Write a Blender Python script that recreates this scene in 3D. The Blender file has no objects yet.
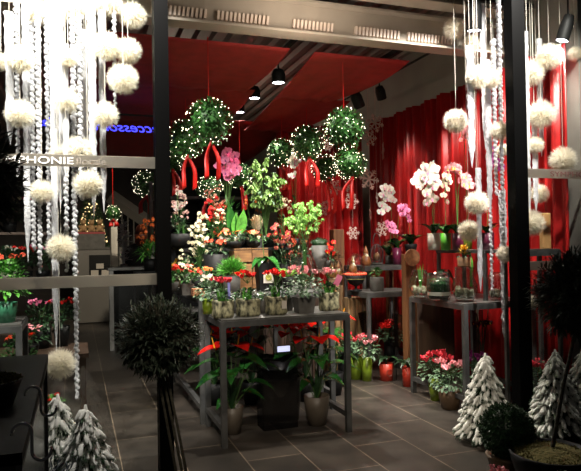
import bpy, math, random
from mathutils import Vector, Matrix
R = random.Random(11)
PI = math.pi
V = Vector
scene = bpy.context.scene
COL = scene.collection

# ------------------------------------------------------------------ camera
H, YAW, PITCH, ROLL, F = 1.5, math.radians(19.4), math.radians(.8), math.radians(1.0), 610.0
_F0 = V((math.sin(YAW), math.cos(YAW), 0)); _R0 = V((math.cos(YAW), -math.sin(YAW), 0)); _Z = V((0, 0, 1))
_F = _F0*math.cos(PITCH)+_Z*math.sin(PITCH); _U = -_F0*math.sin(PITCH)+_Z*math.cos(PITCH)
CR = _R0*math.cos(ROLL)-_U*math.sin(ROLL); CU = _U*math.cos(ROLL)+_R0*math.sin(ROLL); CF = _F
CP = V((0, 0, H))
cam_d = bpy.data.cameras.new('camera'); cam = bpy.data.objects.new('camera', cam_d); COL.objects.link(cam)
cam_d.sensor_width = 36; cam_d.lens = F/581*36; cam_d.clip_end = 100
cam.matrix_world = Matrix(((CR.x, CU.x, -CF.x, CP.x), (CR.y, CU.y, -CF.y, CP.y), (CR.z, CU.z, -CF.z, CP.z), (0, 0, 0, 1)))
scene.camera = cam

def W(px, py, Y):                       # world point on the plane y=Y seen at a pixel
    d = CF+CR*((px-290.5)/F)-CU*((py-235.5)/F)
    return CP+d*(Y/d.y)
def proj(p):
    q = V(p)-CP; z = q.dot(CF)
    return 290.5+F*q.dot(CR)/z, 235.5-F*q.dot(CU)/z, z
def ON(px, Y, z):                       # point at depth Y and height z in column px
    lo, hi = -Y*1.5, Y*2.5
    for _ in range(40):
        m = (lo+hi)/2
        if proj((m, Y, z))[0] < px: lo = m
        else: hi = m
    return V((lo, Y, z))
def K(p): return proj(p)[2]/F           # metres per pixel at a point

# ------------------------------------------------------------------ materials
MATS = {}
def mat(name, col, rough=.6, metal=0, var=0, scale=20, emit=0, ecol=None, spec=.5, bump=0, sheen=0, coat=0, sub=0, col2=None):
    if name in MATS: return MATS[name]
    m = bpy.data.materials.new(name); m.use_nodes = True; nt = m.node_tree; b = nt.nodes['Principled BSDF']
    b.inputs['Base Color'].default_value = (*col, 1); b.inputs['Roughness'].default_value = rough
    b.inputs['Metallic'].default_value = metal; b.inputs['Specular IOR Level'].default_value = spec
    if sheen: b.inputs['Sheen Weight'].default_value = sheen; b.inputs['Sheen Tint'].default_value = (*col, 1)
    if coat: b.inputs['Coat Weight'].default_value = coat
    if sub:
        b.inputs['Subsurface Weight'].default_value = sub; b.inputs['Subsurface Scale'].default_value = .02
    if emit:
        b.inputs['Emission Color'].default_value = (*(ecol or col), 1); b.inputs['Emission Strength'].default_value = emit
    if var or col2 or bump:
        tc = nt.nodes.new('ShaderNodeTexCoord'); n = nt.nodes.new('ShaderNodeTexNoise')
        n.inputs['Scale'].default_value = scale; n.inputs['Detail'].default_value = 4
        nt.links.new(tc.outputs['Object'], n.inputs['Vector'])
        if var or col2:
            r = nt.nodes.new('ShaderNodeValToRGB')
            c2 = col2 or tuple(min(1, c*(1+var)) for c in col); c1 = col if col2 else tuple(c*(1-var) for c in col)
            r.color_ramp.elements[0].color = (*c1, 1); r.color_ramp.elements[1].color = (*c2, 1)
            r.color_ramp.elements[0].position = .35; r.color_ramp.elements[1].position = .65
            nt.links.new(n.outputs['Fac'], r.inputs['Fac']); nt.links.new(r.outputs['Color'], b.inputs['Base Color'])
        if bump:
            bp = nt.nodes.new('ShaderNodeBump'); bp.inputs['Strength'].default_value = bump; bp.inputs['Distance'].default_value = .02
            nt.links.new(n.outputs['Fac'], bp.inputs['Height']); nt.links.new(bp.outputs['Normal'], b.inputs['Normal'])
    MATS[name] = m; return m
def glass_mat(name, tint=(1, 1, 1), refl=.05, fres=True, rough=.02):
    m = bpy.data.materials.new(name); m.use_nodes = True; nt = m.node_tree; nt.nodes.clear()
    o = nt.nodes.new('ShaderNodeOutputMaterial'); mx = nt.nodes.new('ShaderNodeMixShader')
    t = nt.nodes.new('ShaderNodeBsdfTransparent'); t.inputs[0].default_value = (*tint, 1)
    g = nt.nodes.new('ShaderNodeBsdfGlossy'); g.inputs['Roughness'].default_value = rough
    if fres:
        l = nt.nodes.new('ShaderNodeLayerWeight'); l.inputs['Blend'].default_value = refl
        l.inputs['Blend'].default_value = .5; pw = nt.nodes.new('ShaderNodeMath'); pw.operation = 'POWER'; pw.inputs[1].default_value = 2.2; ml = nt.nodes.new('ShaderNodeMath'); ml.operation = 'MULTIPLY_ADD'; ml.inputs[1].default_value = .75; ml.inputs[2].default_value = refl*.3; nt.links.new(l.outputs['Facing'], pw.inputs[0]); nt.links.new(pw.outputs[0], ml.inputs[0]); nt.links.new(ml.outputs[0], mx.inputs[0])
    else: mx.inputs[0].default_value = refl
    nt.links.new(t.outputs[0], mx.inputs[1]); nt.links.new(g.outputs[0], mx.inputs[2]); nt.links.new(mx.outputs[0], o.inputs[0])
    MATS[name] = m; return m
def wood_mat(name, c1, c2, sc=(30, 30, 2), rough=.6):
    m = bpy.data.materials.new(name); m.use_nodes = True; nt = m.node_tree; b = nt.nodes['Principled BSDF']
    tc = nt.nodes.new('ShaderNodeTexCoord'); mp = nt.nodes.new('ShaderNodeMapping'); mp.inputs['Scale'].default_value = sc
    n = nt.nodes.new('ShaderNodeTexNoise'); n.inputs['Scale'].default_value = 1; n.inputs['Detail'].default_value = 5
    r = nt.nodes.new('ShaderNodeValToRGB'); r.color_ramp.elements[0].color = (*c1, 1); r.color_ramp.elements[1].color = (*c2, 1)
    r.color_ramp.elements[0].position = .35; r.color_ramp.elements[1].position = .65
    nt.links.new(tc.outputs['Object'], mp.inputs[0]); nt.links.new(mp.outputs[0], n.inputs['Vector'])
    nt.links.new(n.outputs['Fac'], r.inputs['Fac']); nt.links.new(r.outputs['Color'], b.inputs['Base Color'])
    bp = nt.nodes.new('ShaderNodeBump'); bp.inputs['Strength'].default_value = .6
    nt.links.new(n.outputs['Fac'], bp.inputs['Height']); nt.links.new(bp.outputs['Normal'], b.inputs['Normal'])
    b.inputs['Roughness'].default_value = rough; MATS[name] = m; return m

def translucent(m, fac, col):
    nt = m.node_tree; b = nt.nodes['Principled BSDF']; o = [n for n in nt.nodes if n.type == 'OUTPUT_MATERIAL'][0]
    t = nt.nodes.new('ShaderNodeBsdfTranslucent'); t.inputs[0].default_value = (*col, 1); mx = nt.nodes.new('ShaderNodeMixShader'); mx.inputs[0].default_value = fac
    nt.links.new(b.outputs[0], mx.inputs[1]); nt.links.new(t.outputs[0], mx.inputs[2]); nt.links.new(mx.outputs[0], o.inputs[0])
# floor tiles: rectangular slabs in a running grid with pale joints
def tile_mat():
    m = bpy.data.materials.new('floor_tile'); m.use_nodes = True; nt = m.node_tree; b = nt.nodes['Principled BSDF']
    tc = nt.nodes.new('ShaderNodeTexCoord'); mp = nt.nodes.new('ShaderNodeMapping'); mp.inputs['Rotation'].default_value = (0, 0, PI/2)
    mp.inputs['Location'].default_value = (.02, .13, 0)
    br = nt.nodes.new('ShaderNodeTexBrick'); br.offset = .5; br.inputs['Scale'].default_value = 1
    br.inputs['Brick Width'].default_value = .82; br.inputs['Row Height'].default_value = .41
    br.inputs['Mortar Size'].default_value = .0034; br.inputs['Mortar Smooth'].default_value = .1
    br.inputs['Color1'].default_value = (.030, .026, .022, 1); br.inputs['Color2'].default_value = (.044, .037, .031, 1)
    br.inputs['Mortar'].default_value = (.19, .15, .11, 1)
    n = nt.nodes.new('ShaderNodeTexNoise'); n.inputs['Scale'].default_value = 3.5; n.inputs['Detail'].default_value = 8
    r = nt.nodes.new('ShaderNodeValToRGB'); r.color_ramp.elements[0].color = (.6, .6, .6, 1); r.color_ramp.elements[1].color = (1.5, 1.45, 1.4, 1)
    r.color_ramp.elements[0].position = .3; r.color_ramp.elements[1].position = .7
    mx = nt.nodes.new('ShaderNodeMix'); mx.data_type = 'RGBA'; mx.blend_type = 'MULTIPLY'; mx.inputs[0].default_value = 1
    nt.links.new(tc.outputs['Object'], mp.inputs[0]); nt.links.new(mp.outputs[0], br.inputs['Vector'])
    nt.links.new(tc.outputs['Object'], n.inputs['Vector']); nt.links.new(n.outputs['Fac'], r.inputs['Fac'])
    nt.links.new(br.outputs['Color'], mx.inputs[6]); nt.links.new(r.outputs['Color'], mx.inputs[7]); nt.links.new(mx.outputs[2], b.inputs['Base Color'])
    b.inputs['Roughness'].default_value = .42; b.inputs['Specular IOR Level'].default_value = .35
    return m

M_LEAF = mat('leaf_green', (.03, .11, .02), .45, var=.6, scale=25)
M_DARK = mat('leaf_dark', (.014, .045, .014), .45, var=.6, scale=25)
M_OLIVE = mat('olive_leaf', (.036, .052, .034), .5, var=.5, scale=30)
M_LIME = mat('leaf_lime', (.22, .42, .09), .5, var=.35, scale=30)
M_BRIGHT = mat('leaf_bright', (.075, .27, .03), .5, var=.4, scale=30)
M_PALE = mat('leaf_pale_green', (.13, .24, .05), .5, var=.45, scale=30)
M_SILVER = mat('cyclamen_leaf', (.035, .10, .04), .5, scale=60, col2=(.16, .24, .14))
M_GLOSS = mat('glossy_leaf', (.016, .085, .014), .22, var=.5, scale=12, coat=.4)
M_RED = mat('petal_red', (.80, .015, .012), .45, var=.3, scale=40)
M_SCARLET = mat('spathe_red', (.75, .012, .008), .2, var=.25, scale=12, coat=.5)
M_PINKRED = mat('petal_pink_red', (.82, .05, .08), .5, var=.3, scale=40)
M_PINK = mat('petal_pink', (.85, .22, .30), .5, col2=(.9, .5, .5), scale=60)
M_MAG = mat('petal_magenta', (.85, .10, .32), .5, col2=(.95, .40, .58), scale=50)
M_PURPLE = mat('petal_purple', (.32, .03, .22), .5, var=.3, scale=50)
M_WHITE = mat('petal_white', (.85, .78, .68), .5, var=.1, scale=30, sub=.2)
M_CREAM = mat('petal_cream', (.80, .74, .52), .5, var=.15, scale=30)
M_ORANGE = mat('petal_orange', (.85, .18, .03), .5, var=.3, scale=40)
M_CORAL = mat('petal_coral', (.85, .10, .04), .5, var=.3, scale=40)
M_YEL = mat('yellow_bract', (.85, .45, .03), .5, var=.3, scale=40)
M_SOIL = mat('soil', (.03, .02, .012), .9, var=.5, scale=60, bump=.5)
M_MOSS = mat('moss', (.10, .09, .02), .95, col2=(.20, .16, .05), scale=60, bump=1)
M_STEM = mat('stem_green', (.06, .13, .03), .5)
M_TWIG = mat('woody_stem', (.05, .045, .03), .8, var=.4, scale=40, bump=.5)
M_STEEL = mat('table_steel', (.10, .10, .098), .42, .5, var=.25, scale=9)
M_TOP = mat('table_top_grey', (.085, .082, .076), .45, .2, var=.3, scale=7)
M_BLACK = mat('black_metal', (.0015, .0015, .0015), .5, spec=.05)
M_BLKM = mat('black_matt', (.005, .005, .005), .6, spec=.25)
M_FABRIC = mat('red_canopy_cloth', (.26, .010, .008), .75, var=.15, scale=9, sheen=.3)
M_CURT = mat('red_velvet', (.40, .008, .008), .42, var=.15, scale=5)
M_RIB = mat('red_ribbon', (.48, .012, .008), .4, var=.1, scale=15)
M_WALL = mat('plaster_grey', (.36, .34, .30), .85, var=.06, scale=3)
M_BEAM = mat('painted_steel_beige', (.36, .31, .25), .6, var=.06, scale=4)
M_LIGHTSTRIPE = mat('light_stripe_paint', (.75, .62, .52), .5)  # pale colour imitating stripes of light on the girder web
M_DECK = mat('corrugated_deck_paint', (.22, .185, .165), .6, .1, var=.08, scale=3)
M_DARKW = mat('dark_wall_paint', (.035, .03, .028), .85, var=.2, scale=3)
M_ICE = mat('glitter_white', (.88, .87, .90), .25, var=.06, scale=240, bump=.9, spec=.8)
M_FUR = mat('white_fur', (.86, .82, .72), .8, sheen=.5)
M_SNOW = mat('flocked_snow', (.88, .88, .82), .85, var=.12, scale=60)
M_FLAKE = mat('pale_pink_glitter', (.62, .42, .36), .5, var=.25, scale=150)
M_BULB = mat('fairy_bulb', (1, .9, .75), .3, emit=8, ecol=(1, .86, .62))
M_BULBG = mat('warm_bulb', (1, .8, .5), .3, emit=3.2, ecol=(1, .68, .33))
M_LAMP = mat('lamp_face', (1, 1, 1), .3, emit=22, ecol=(.85, .85, 1))
M_NEON = mat('neon_blue', (.05, .05, 1), .3, emit=3.0, ecol=(.05, .05, 1))
M_SCREEN = mat('lit_sign_face', (.6, .65, .9), .3, emit=.9, ecol=(.65, .7, 1))
M_BARKPOT = wood_mat('birch_bark_pot', (.015, .018, .01), (.46, .43, .26), (34, 34, 22))
M_BARK = wood_mat('dried_bark', (.07, .04, .018), (.42, .27, .13), (28, 28, 2))
M_CRATE = wood_mat('crate_wood', (.12, .055, .02), (.27, .13, .045), (6, 30, 30))
M_BOARD = wood_mat('orange_board', (.12, .045, .018), (.24, .10, .035), (25, 25, 2))
M_DBOARD = wood_mat('dark_board', (.04, .022, .014), (.08, .045, .026), (18, 18, 1.5))
M_TAUPE = mat('taupe_pot_glaze', (.10, .08, .06), .5, var=.1, scale=8)
M_GREYPOT = mat('grey_pot_glaze', (.085, .08, .072), .55, var=.2, scale=12)
M_WHITEPOT = mat('white_ceramic', (.55, .50, .44), .4)
M_LIMEPOT = mat('lime_pot', (.20, .30, .02), .35)
M_GREENPOT = mat('green_pot', (.08, .32, .03), .35)
M_PURPOT = mat('burgundy_pot', (.10, .01, .035), .3)
M_REDPOT = mat('red_pot', (.50, .04, .02), .4)
M_TERRA = mat('terracotta', (.28, .11, .045), .75, var=.15, scale=10)
M_BROWNPOT = mat('brown_pot', (.12, .07, .035), .6, var=.2, scale=10)
M_TEALPOT = mat('pale_green_pot', (.05, .22, .12), .4)
M_SHELL = mat('shells', (.22, .17, .11), .5, col2=(.5, .43, .33), scale=30)
M_CONE = mat('glazed_brown', (.16, .05, .018), .3, col2=(.34, .13, .04), scale=14)
M_SKIN = mat('skin', (.45, .26, .18), .5)
M_COAT = mat('dark_coat', (.012, .012, .014), .8)
M_HAIR = mat('auburn_hair', (.16, .035, .015), .5, var=.4, scale=60)
M_BAND = mat('frosted_film', (.11, .105, .09), .8)
M_LETW = mat('white_lettering', (.95, .93, .88), .6)
M_LETR = mat('mauve_lettering', (.22, .10, .09), .6)
M_LETG = mat('grey_lettering', (.25, .22, .18), .6)
M_CHROME = mat('chrome', (.6, .6, .62), .15, 1)
M_STONEW = mat('silver_grey_paint', (.17, .16, .145), .6)
M_FUZZ = mat('teddy_plush', (.40, .25, .12), .9, var=.2, scale=60)
M_TERRAG = mat('dark_green_glass', (.01, .03, .012), .1)
G_PANE = glass_mat('shop_glass', (.97, .98, .97), .035, False)
G_VASE = glass_mat('vase_glass', (.88, .93, .90), .28)
G_ACR = glass_mat('smoked_acrylic', (.45, .45, .47), .10, False, .1)

translucent(M_FUR, .45, (.95, .9, .8)); translucent(M_ICE, .35, (.9, .9, .95)); translucent(M_BAND, .55, (.75, .7, .62)); translucent(M_RIB, .2, (.5, .01, .01))
translucent(M_LIME, .25, (.3, .55, .1)); translucent(M_PALE, .2, (.2, .35, .07)); translucent(M_WHITE, .3, (.9, .85, .75))
# ------------------------------------------------------------------ mesh builder
class MB:
    def __init__(s): s.v = []; s.f = []; s.m = []; s.mi = 0
    def add(s, vs, fs):
        n = len(s.v); s.v += [tuple(v) for v in vs]; s.f += [tuple(i+n for i in f) for f in fs]; s.m += [s.mi]*len(fs); return s
    def box(s, c, d, M=None):
        x, y, z = d[0]/2, d[1]/2, d[2]/2; c = V(c)
        P = [V((a*x, b*y, e*z)) for a in (-1, 1) for b in (-1, 1) for e in (-1, 1)]
        if M: P = [M @ p for p in P]
        return s.add([c+p for p in P], [(0, 1, 3, 2), (4, 6, 7, 5), (0, 4, 5, 1), (2, 3, 7, 6), (0, 2, 6, 4), (1, 5, 7, 3)])
    def bb(s, x0, x1, y0, y1, z0, z1): return s.box(((x0+x1)/2, (y0+y1)/2, (z0+z1)/2), (x1-x0, y1-y0, z1-z0))
    def tube(s, pts, r, n=6, cap=True):
        pts = [V(p) for p in pts]; k = len(pts); rs = r if isinstance(r, (list, tuple)) else [r]*k; vs = []
        ref = V((0, 0, 1)); d0 = (pts[-1]-pts[0])
        if d0.length and abs(d0.normalized().z) > .9: ref = V((1, 0, 0))
        for i, p in enumerate(pts):
            d = pts[min(i+1, k-1)]-pts[max(i-1, 0)]
            if d.length < 1e-9: d = V((0, 0, 1))
            d.normalize(); a = d.cross(ref)
            if a.length < 1e-4: a = d.cross(V((0, 1, 0)))
            a.normalize(); b = d.cross(a)
            vs += [p+(a*math.cos(2*PI*j/n)+b*math.sin(2*PI*j/n))*rs[i] for j in range(n)]
        fs = [(i*n+j, i*n+(j+1) % n, (i+1)*n+(j+1) % n, (i+1)*n+j) for i in range(k-1) for j in range(n)]
        if cap: fs += [tuple(range(n))[::-1], tuple((k-1)*n+j for j in range(n))]
        return s.add(vs, fs)
    def lathe(s, prof, n=20, c=(0, 0, 0), cap=True):
        c = V(c); vs = [c+V((r*math.cos(2*PI*j/n), r*math.sin(2*PI*j/n), z)) for r, z in prof for j in range(n)]; k = len(prof)
        fs = [(i*n+j, i*n+(j+1) % n, (i+1)*n+(j+1) % n, (i+1)*n+j) for i in range(k-1) for j in range(n)]
        if cap and prof[0][0] > 1e-5: fs.append(tuple(range(n))[::-1])
        if cap and prof[-1][0] > 1e-5: fs.append(tuple((k-1)*n+j for j in range(n)))
        return s.add(vs, fs)
    def ball(s, c, r, n=8, m=6, sc=(1, 1, 1)):
        c = V(c); vs = []; 
        for i in range(m+1):
            t = PI*i/m
            for j in range(n): vs.append(c+V((r*sc[0]*math.sin(t)*math.cos(2*PI*j/n), r*sc[1]*math.sin(t)*math.sin(2*PI*j/n), r*sc[2]*math.cos(t))))
        return s.add(vs, [(i*n+j, (i+1)*n+j, (i+1)*n+(j+1) % n, i*n+(j+1) % n) for i in range(m) for j in range(n)])
    def leaf(s, base, d, L, w, droop=.3, prof=(.25, .9, 1, .7, 0), side=None, fold=.15, cup=0):
        base = V(base); d = V(d).normalized(); sd = d.cross(V((0, 0, 1))) if side is None else V(side)
        if sd.length < .05: sd = V((R.uniform(-1, 1), R.uniform(-1, 1), 0))
        sd.normalize(); up = sd.cross(d).normalized(); vs = []; k = len(prof)
        for i, q in enumerate(prof):
            t = i/(k-1); p = base+d*L*t-V((0, 0, 1))*droop*L*t*t+up*cup*L*t*t
            hw = w*.5*q
            vs += [p-sd*hw+up*hw*fold*2, p, p+sd*hw+up*hw*fold*2]
        fs = []
        for i in range(k-1):
            a = i*3; fs += [(a, a+1, a+4, a+3), (a+1, a+2, a+5, a+4)]
        return s.add(vs, fs)
    def dia(s, base, d, L, w):
        base = V(base); d = V(d).normalized(); sd = d.cross(V((R.uniform(-1, 1), R.uniform(-1, 1), R.uniform(-1, 1))))
        if sd.length < .05: sd = d.cross(V((0, 0, 1)))+V((.01, 0, 0))
        sd.normalize(); n = sd.cross(d)
        return s.add([base, base+d*L*.45+sd*w/2+n*w*.12, base+d*L, base+d*L*.45-sd*w/2+n*w*.12], [(0, 1, 2, 3)])
    def mesh(s, name, mats, smooth=False):
        me = bpy.data.meshes.new(name); me.from_pydata(s.v, [], s.f)
        for m in (mats if isinstance(mats, (list, tuple)) else [mats]): me.materials.append(m)
        me.polygons.foreach_set('material_index', s.m)
        if smooth: me.polygons.foreach_set('use_smooth', [True]*len(s.f))
        me.update(); return me

def prt(name, mb, mats, parent=None, smooth=False, label=None, loc=None, kind=None):
    me = mb.mesh(name, mats, smooth) if isinstance(mb, MB) else mb
    o = bpy.data.objects.new(name, me); COL.objects.link(o)
    if parent: o.parent = parent
    if loc is not None: o.location = loc
    if label: o['label'] = label
    if kind: o['kind'] = kind
    return o
def tag(o, label, cat, group=None, kind=None):
    o['label'] = label; o['category'] = cat
    if group: o['group'] = group
    if kind: o['kind'] = kind
    return o
def thing(name, label, cat, loc=(0, 0, 0), rz=0, group=None):
    o = bpy.data.objects.new(name, None); COL.objects.link(o); o.location = loc; o.rotation_euler = (0, 0, rz); o.empty_display_size = .05
    return tag(o, label, cat, group)
def struct(name, mb, mats, smooth=False):
    o = prt(name, mb, mats, None, smooth); o['kind'] = 'structure'; return o
def rdir(zlo=-1, zhi=1):
    z = R.uniform(zlo, zhi); a = R.uniform(0, 2*PI); q = math.sqrt(max(0, 1-z*z)); return V((q*math.cos(a), q*math.sin(a), z))

# ------------------------------------------------------------------ bloom meshes (unit size, shared)
def bloom(kind):
    b = MB()
    if kind == 'cyclamen':
        for i in range(5):
            a = 2*PI*i/5+R.uniform(-.2, .2); b.leaf((0, 0, -.1), (math.cos(a)*.6, math.sin(a)*.6, 1), 1.1, .75, .1, (.5, 1, .95, .5), fold=-.2)
        b.ball((0, 0, -.15), .16, 6, 4)
    elif kind == 'cluster':
        for i in range(9):
            c = rdir(-.2, 1)*.6
            for j in range(5):
                a = 2*PI*j/5; n = c.normalized(); u = n.cross(V((.3, .2, 1))).normalized(); w = n.cross(u)
                b.leaf(c, u*math.cos(a)+w*math.sin(a)+n*.3, .42, .34, 0, (.5, 1, .6), side=n.cross(u*math.cos(a)+w*math.sin(a)))
    elif kind == 'gerbera':
        for i in range(14):
            a = 2*PI*i/14; b.leaf((0, 0, 0), (math.cos(a), math.sin(a), .25), 1, .45, .1, (.4, .9, 1, .5))
        b.mi = 1; b.ball((0, 0, .05), .3, 8, 5, (1, 1, .5))
    elif kind == 'orchid':   # faces +y (towards -Y world after placement it faces the viewer)
        for a, w, l in ((PI/2, .7, .95), (PI/2+2.3, .7, .9), (PI/2-2.3, .7, .9), (0.12, 1.15, 1.05), (PI-.12, 1.15, 1.05)):
            d = V((math.cos(a), -.12, math.sin(a))); b.leaf((0, 0, 0), d, l, w, 0, (.35, .9, 1, .8, .25), side=d.cross(V((0, 1, 0))), fold=.08)
        b.mi = 1; b.leaf((0, -.05, 0), (0, -.6, -.7), .55, .4, 0, (.5, 1, .7, .2), side=(1, 0, 0), fold=.5); b.ball((0, -.12, .02), .1, 6, 4)
    elif kind == 'bract':    # poinsettia star
        for i in range(11):
            a = 2*PI*i/11*2.4; b.leaf((0, 0, .02*i), (math.cos(a), math.sin(a), .15+.05*i), 1-.04*i, .42, .2, (.2, .8, 1, .6, 0))
        b.mi = 1; b.ball((0, 0, .15), .13, 6, 4)
    elif kind == 'bell':     # drooping green bell sepals
        for i in range(5):
            a = 2*PI*i/5; b.leaf((0, 0, 0), (math.cos(a)*.55, math.sin(a)*.55, -.9), 1, .55, 0, (.3, 1, .95, .3), fold=.2)
    return b
BL = {}
def get_bloom(kind, m, m2=None):
    key = (kind, m.name)
    if key not in BL: BL[key] = [bloom(kind).mesh('bloom', [m, m2 or M_YEL]) for _ in range(3)]
    return R.choice(BL[key])
def put(mesh, parent, loc, s, rot=(0, 0, 0), name='bloom'):
    o = bpy.data.objects.new(name, mesh); COL.objects.link(o); o.parent = parent; o.location = loc; o.scale = (s, s, s); o.rotation_euler = rot; return o

# ------------------------------------------------------------------ pots
def pot(t, kind, r, h, m, ribs=False):
    b = MB()
    if kind == 'round': b.lathe([(r*.72, 0), (r*.92, h*.6), (r, h), (r*.93, h), (r*.86, h*.75), (.001, h*.75)], 24)
    elif kind == 'cyl': b.lathe([(r*.9, 0), (r, h), (r*.92, h), (r*.9, h*.85), (.001, h*.85)], 24)
    elif kind == 'bowl': b.lathe([(r*.4, 0), (r*.8, h*.35), (r, h), (r*.95, h), (r*.75, h*.6), (.001, h*.6)], 24)
    elif kind == 'square': 
        b.add([(-r*.8, -r*.8, 0), (r*.8, -r*.8, 0), (r*.8, r*.8, 0), (-r*.8, r*.8, 0), (-r, -r, h), (r, -r, h), (r, r, h), (-r, r, h), (-r*.9, -r*.9, h*.85), (r*.9, -r*.9, h*.85), (r*.9, r*.9, h*.85), (-r*.9, r*.9, h*.85), (-r*.9, -r*.9, h), (r*.9, -r*.9, h), (r*.9, r*.9, h), (-r*.9, r*.9, h)],
              [(3, 2, 1, 0), (0, 1, 5, 4), (1, 2, 6, 5), (2, 3, 7, 6), (3, 0, 4, 7), (8, 9, 10, 11), (4, 5, 13, 12), (5, 6, 14, 13), (6, 7, 15, 14), (7, 4, 12, 15), (13, 9, 8, 12), (14, 10, 9, 13), (15, 11, 10, 14), (12, 8, 11, 15)])
    elif kind == 'box':      # rough bark-wrapped oblong pot
        n = 20; P = []
        for k, (sc, z) in enumerate(((.9, 0), (1.02, h*.15), (.97, h*.5), (1.03, h*.9), (1, h), (.88, h), (.86, h*.8))):
            for j in range(n):
                a = 2*PI*j/n; cx = math.copysign(abs(math.cos(a))**.5, math.cos(a)); sy = math.copysign(abs(math.sin(a))**.5, math.sin(a))
                w = 1+R.uniform(-.03, .03); P.append((r*sc*cx*w, r*.75*sc*sy*w, z))
        b.add(P, [(i*n+j, i*n+(j+1) % n, (i+1)*n+(j+1) % n, (i+1)*n+j) for i in range(6) for j in range(n)]+[tuple(range(n))[::-1], tuple(6*n+j for j in range(n))])
    elif kind == 'ribbed':
        pr = [(r*.75, 0)]
        for i in range(9): pr += [(r*(.86+.1*math.sin(PI*(i+.5)/10)+.05), h*(i+.3)/9), (r*(.86+.1*math.sin(PI*(i+.5)/10)), h*(i+.9)/9)]
        pr += [(r*.85, h), (r*.75, h*.9), (.001, h*.85)]; b.lathe(pr, 24)
    o = prt('pot', b, m, t, kind not in ('square',))
    prt('soil', MB().lathe([(r*.84, h*.8), (r*.6, h*.86), (.001, h*.88)], 14), M_SOIL, o)
    return o
# ------------------------------------------------------------------ foliage generators (parent t, base height z)
def mound(t, z, rx, rz, n, L, w, m, name='foliage', zlo=-.35, heart=False, c=(0, 0)):
    b = MB()
    for _ in range(n):
        d = rdir(zlo, 1); q = R.uniform(.35, 1)**.6; p = V((c[0]+d.x*rx*q, c[1]+d.y*rx*q, z+rz*.35+d.z*rz*.65*q))
        if heart: b.leaf(p, d+V((0, 0, .1))+rdir()*.4, L*R.uniform(.7, 1.2), w*R.uniform(.8, 1.2), .35, (.7, 1, .8, 0))
        else: b.leaf(p, d+V((0, 0, .3))+rdir()*.6, L*R.uniform(.6, 1.3), w*R.uniform(.7, 1.2), .3, (.2, 1, .8, 0))
    for i in range(6):
        a = 2*PI*i/6; b.tube([(c[0], c[1], z-.01), (c[0]+rx*.35*math.cos(a), c[1]+rx*.35*math.sin(a), z+rz*.6)], .0025, 4)
    return prt(name, b, m, t)
def blooms(t, kind, m, n, z, r, s, spread=1, zr=.3, m2=None, tilt=.7, c=(0, 0), stems=True):
    b = MB()
    for i in range(n):
        a = 2*PI*(i*.382)+R.uniform(-.3, .3); q = r*math.sqrt((i+.6)/n); p = V((c[0]+q*math.cos(a), c[1]+q*math.sin(a)*spread, z+R.uniform(-zr, zr)*s*2))
        rot = (R.uniform(-.3, tilt), R.uniform(-.3, .3), R.uniform(0, 6.28)) if kind != 'orchid' else (R.uniform(-.2, .2), R.uniform(-.3, .3), R.uniform(-.6, .6))
        put(get_bloom(kind, m, m2), t, p, s*R.uniform(.8, 1.15), rot)
        if stems: b.tube([(c[0], c[1], z-max(.05, r*.9)), p], .002, 4)
    if stems: prt('flower_stems', b, M_STEM, t)
def strap(t, z, n, L, w, m, up=.8, droop=.5):
    for i in range(n):
        a = 2*PI*i/n+R.uniform(-.4, .4); b = MB()
        b.leaf((0, 0, z), (math.cos(a), math.sin(a), up*1.5+R.uniform(-.2, .3)), L*R.uniform(.85, 1.25), w, droop*1.1, (.35, .75, 1, 1, .8, .45, 0), fold=.2); prt('leaf', b, m, t, True)
def bulb_shoots(t, z, n, L, w, m, r=.03):
    b = MB()
    for i in range(n):
        a = R.uniform(0, 6.28); q = R.uniform(0, r); b.leaf((q*math.cos(a), q*math.sin(a), z), (math.cos(a)*.2, math.sin(a)*.2, 1), L*R.uniform(.7, 1.1), w, 0, (.7, 1, .9, .5, 0))
    prt('shoots', b, m, t)
def spray(t, base, pts, n, s, m, m2=None, name='bloom', t0=.45):      # arching orchid spray
    base = V(base); P = [base]+[V(p) for p in pts]
    def at(u):
        k = len(P)-1; x = min(k-1e-6, u*k); i = int(x); f = x-i
        p0, p1, p2, p3 = P[max(i-1, 0)], P[i], P[i+1], P[min(i+2, k)]
        return .5*((2*p1)+(p2-p0)*f+(2*p0-5*p1+4*p2-p3)*f*f+(3*p1-p0-3*p2+p3)*f**3)
    prt('flower_stalk', MB().tube([at(i/14) for i in range(15)], .0035, 5), M_STEM, t)
    for i in range(n):
        u = t0+(1-t0)*(i+.5)/n; p = at(u)+V(((-1)**i*s*.55, -s*.35, R.uniform(-.3, .3)*s))
        put(get_bloom('orchid', m, m2), t, p, s*R.uniform(.85, 1.1), (R.uniform(-.25, .25), R.uniform(-.3, .3), R.uniform(-.5, .5)), name)
def heartleaf(t, p0, d, stem, L, w, m=M_GLOSS, droop=.5, name='leaf'):
    p0 = V(p0); d = V(d).normalized(); p1 = p0+d*stem
    b = MB(); h = V((d.x, d.y, 0)); h = h.normalized() if h.length > .05 else V((1, 0, 0))
    b.leaf(p1-(h*.15)*L, h+V((0, 0, .25)), L, w, droop, (.45, .95, 1, .88, .62, .32, 0), fold=.14); o = prt(name, b, m, t, True); prt('leaf_stalk', MB().tube([p0, p0+d*stem*.5+V((0, 0, stem*.08)), p1], .003, 5), M_STEM, o)
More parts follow.
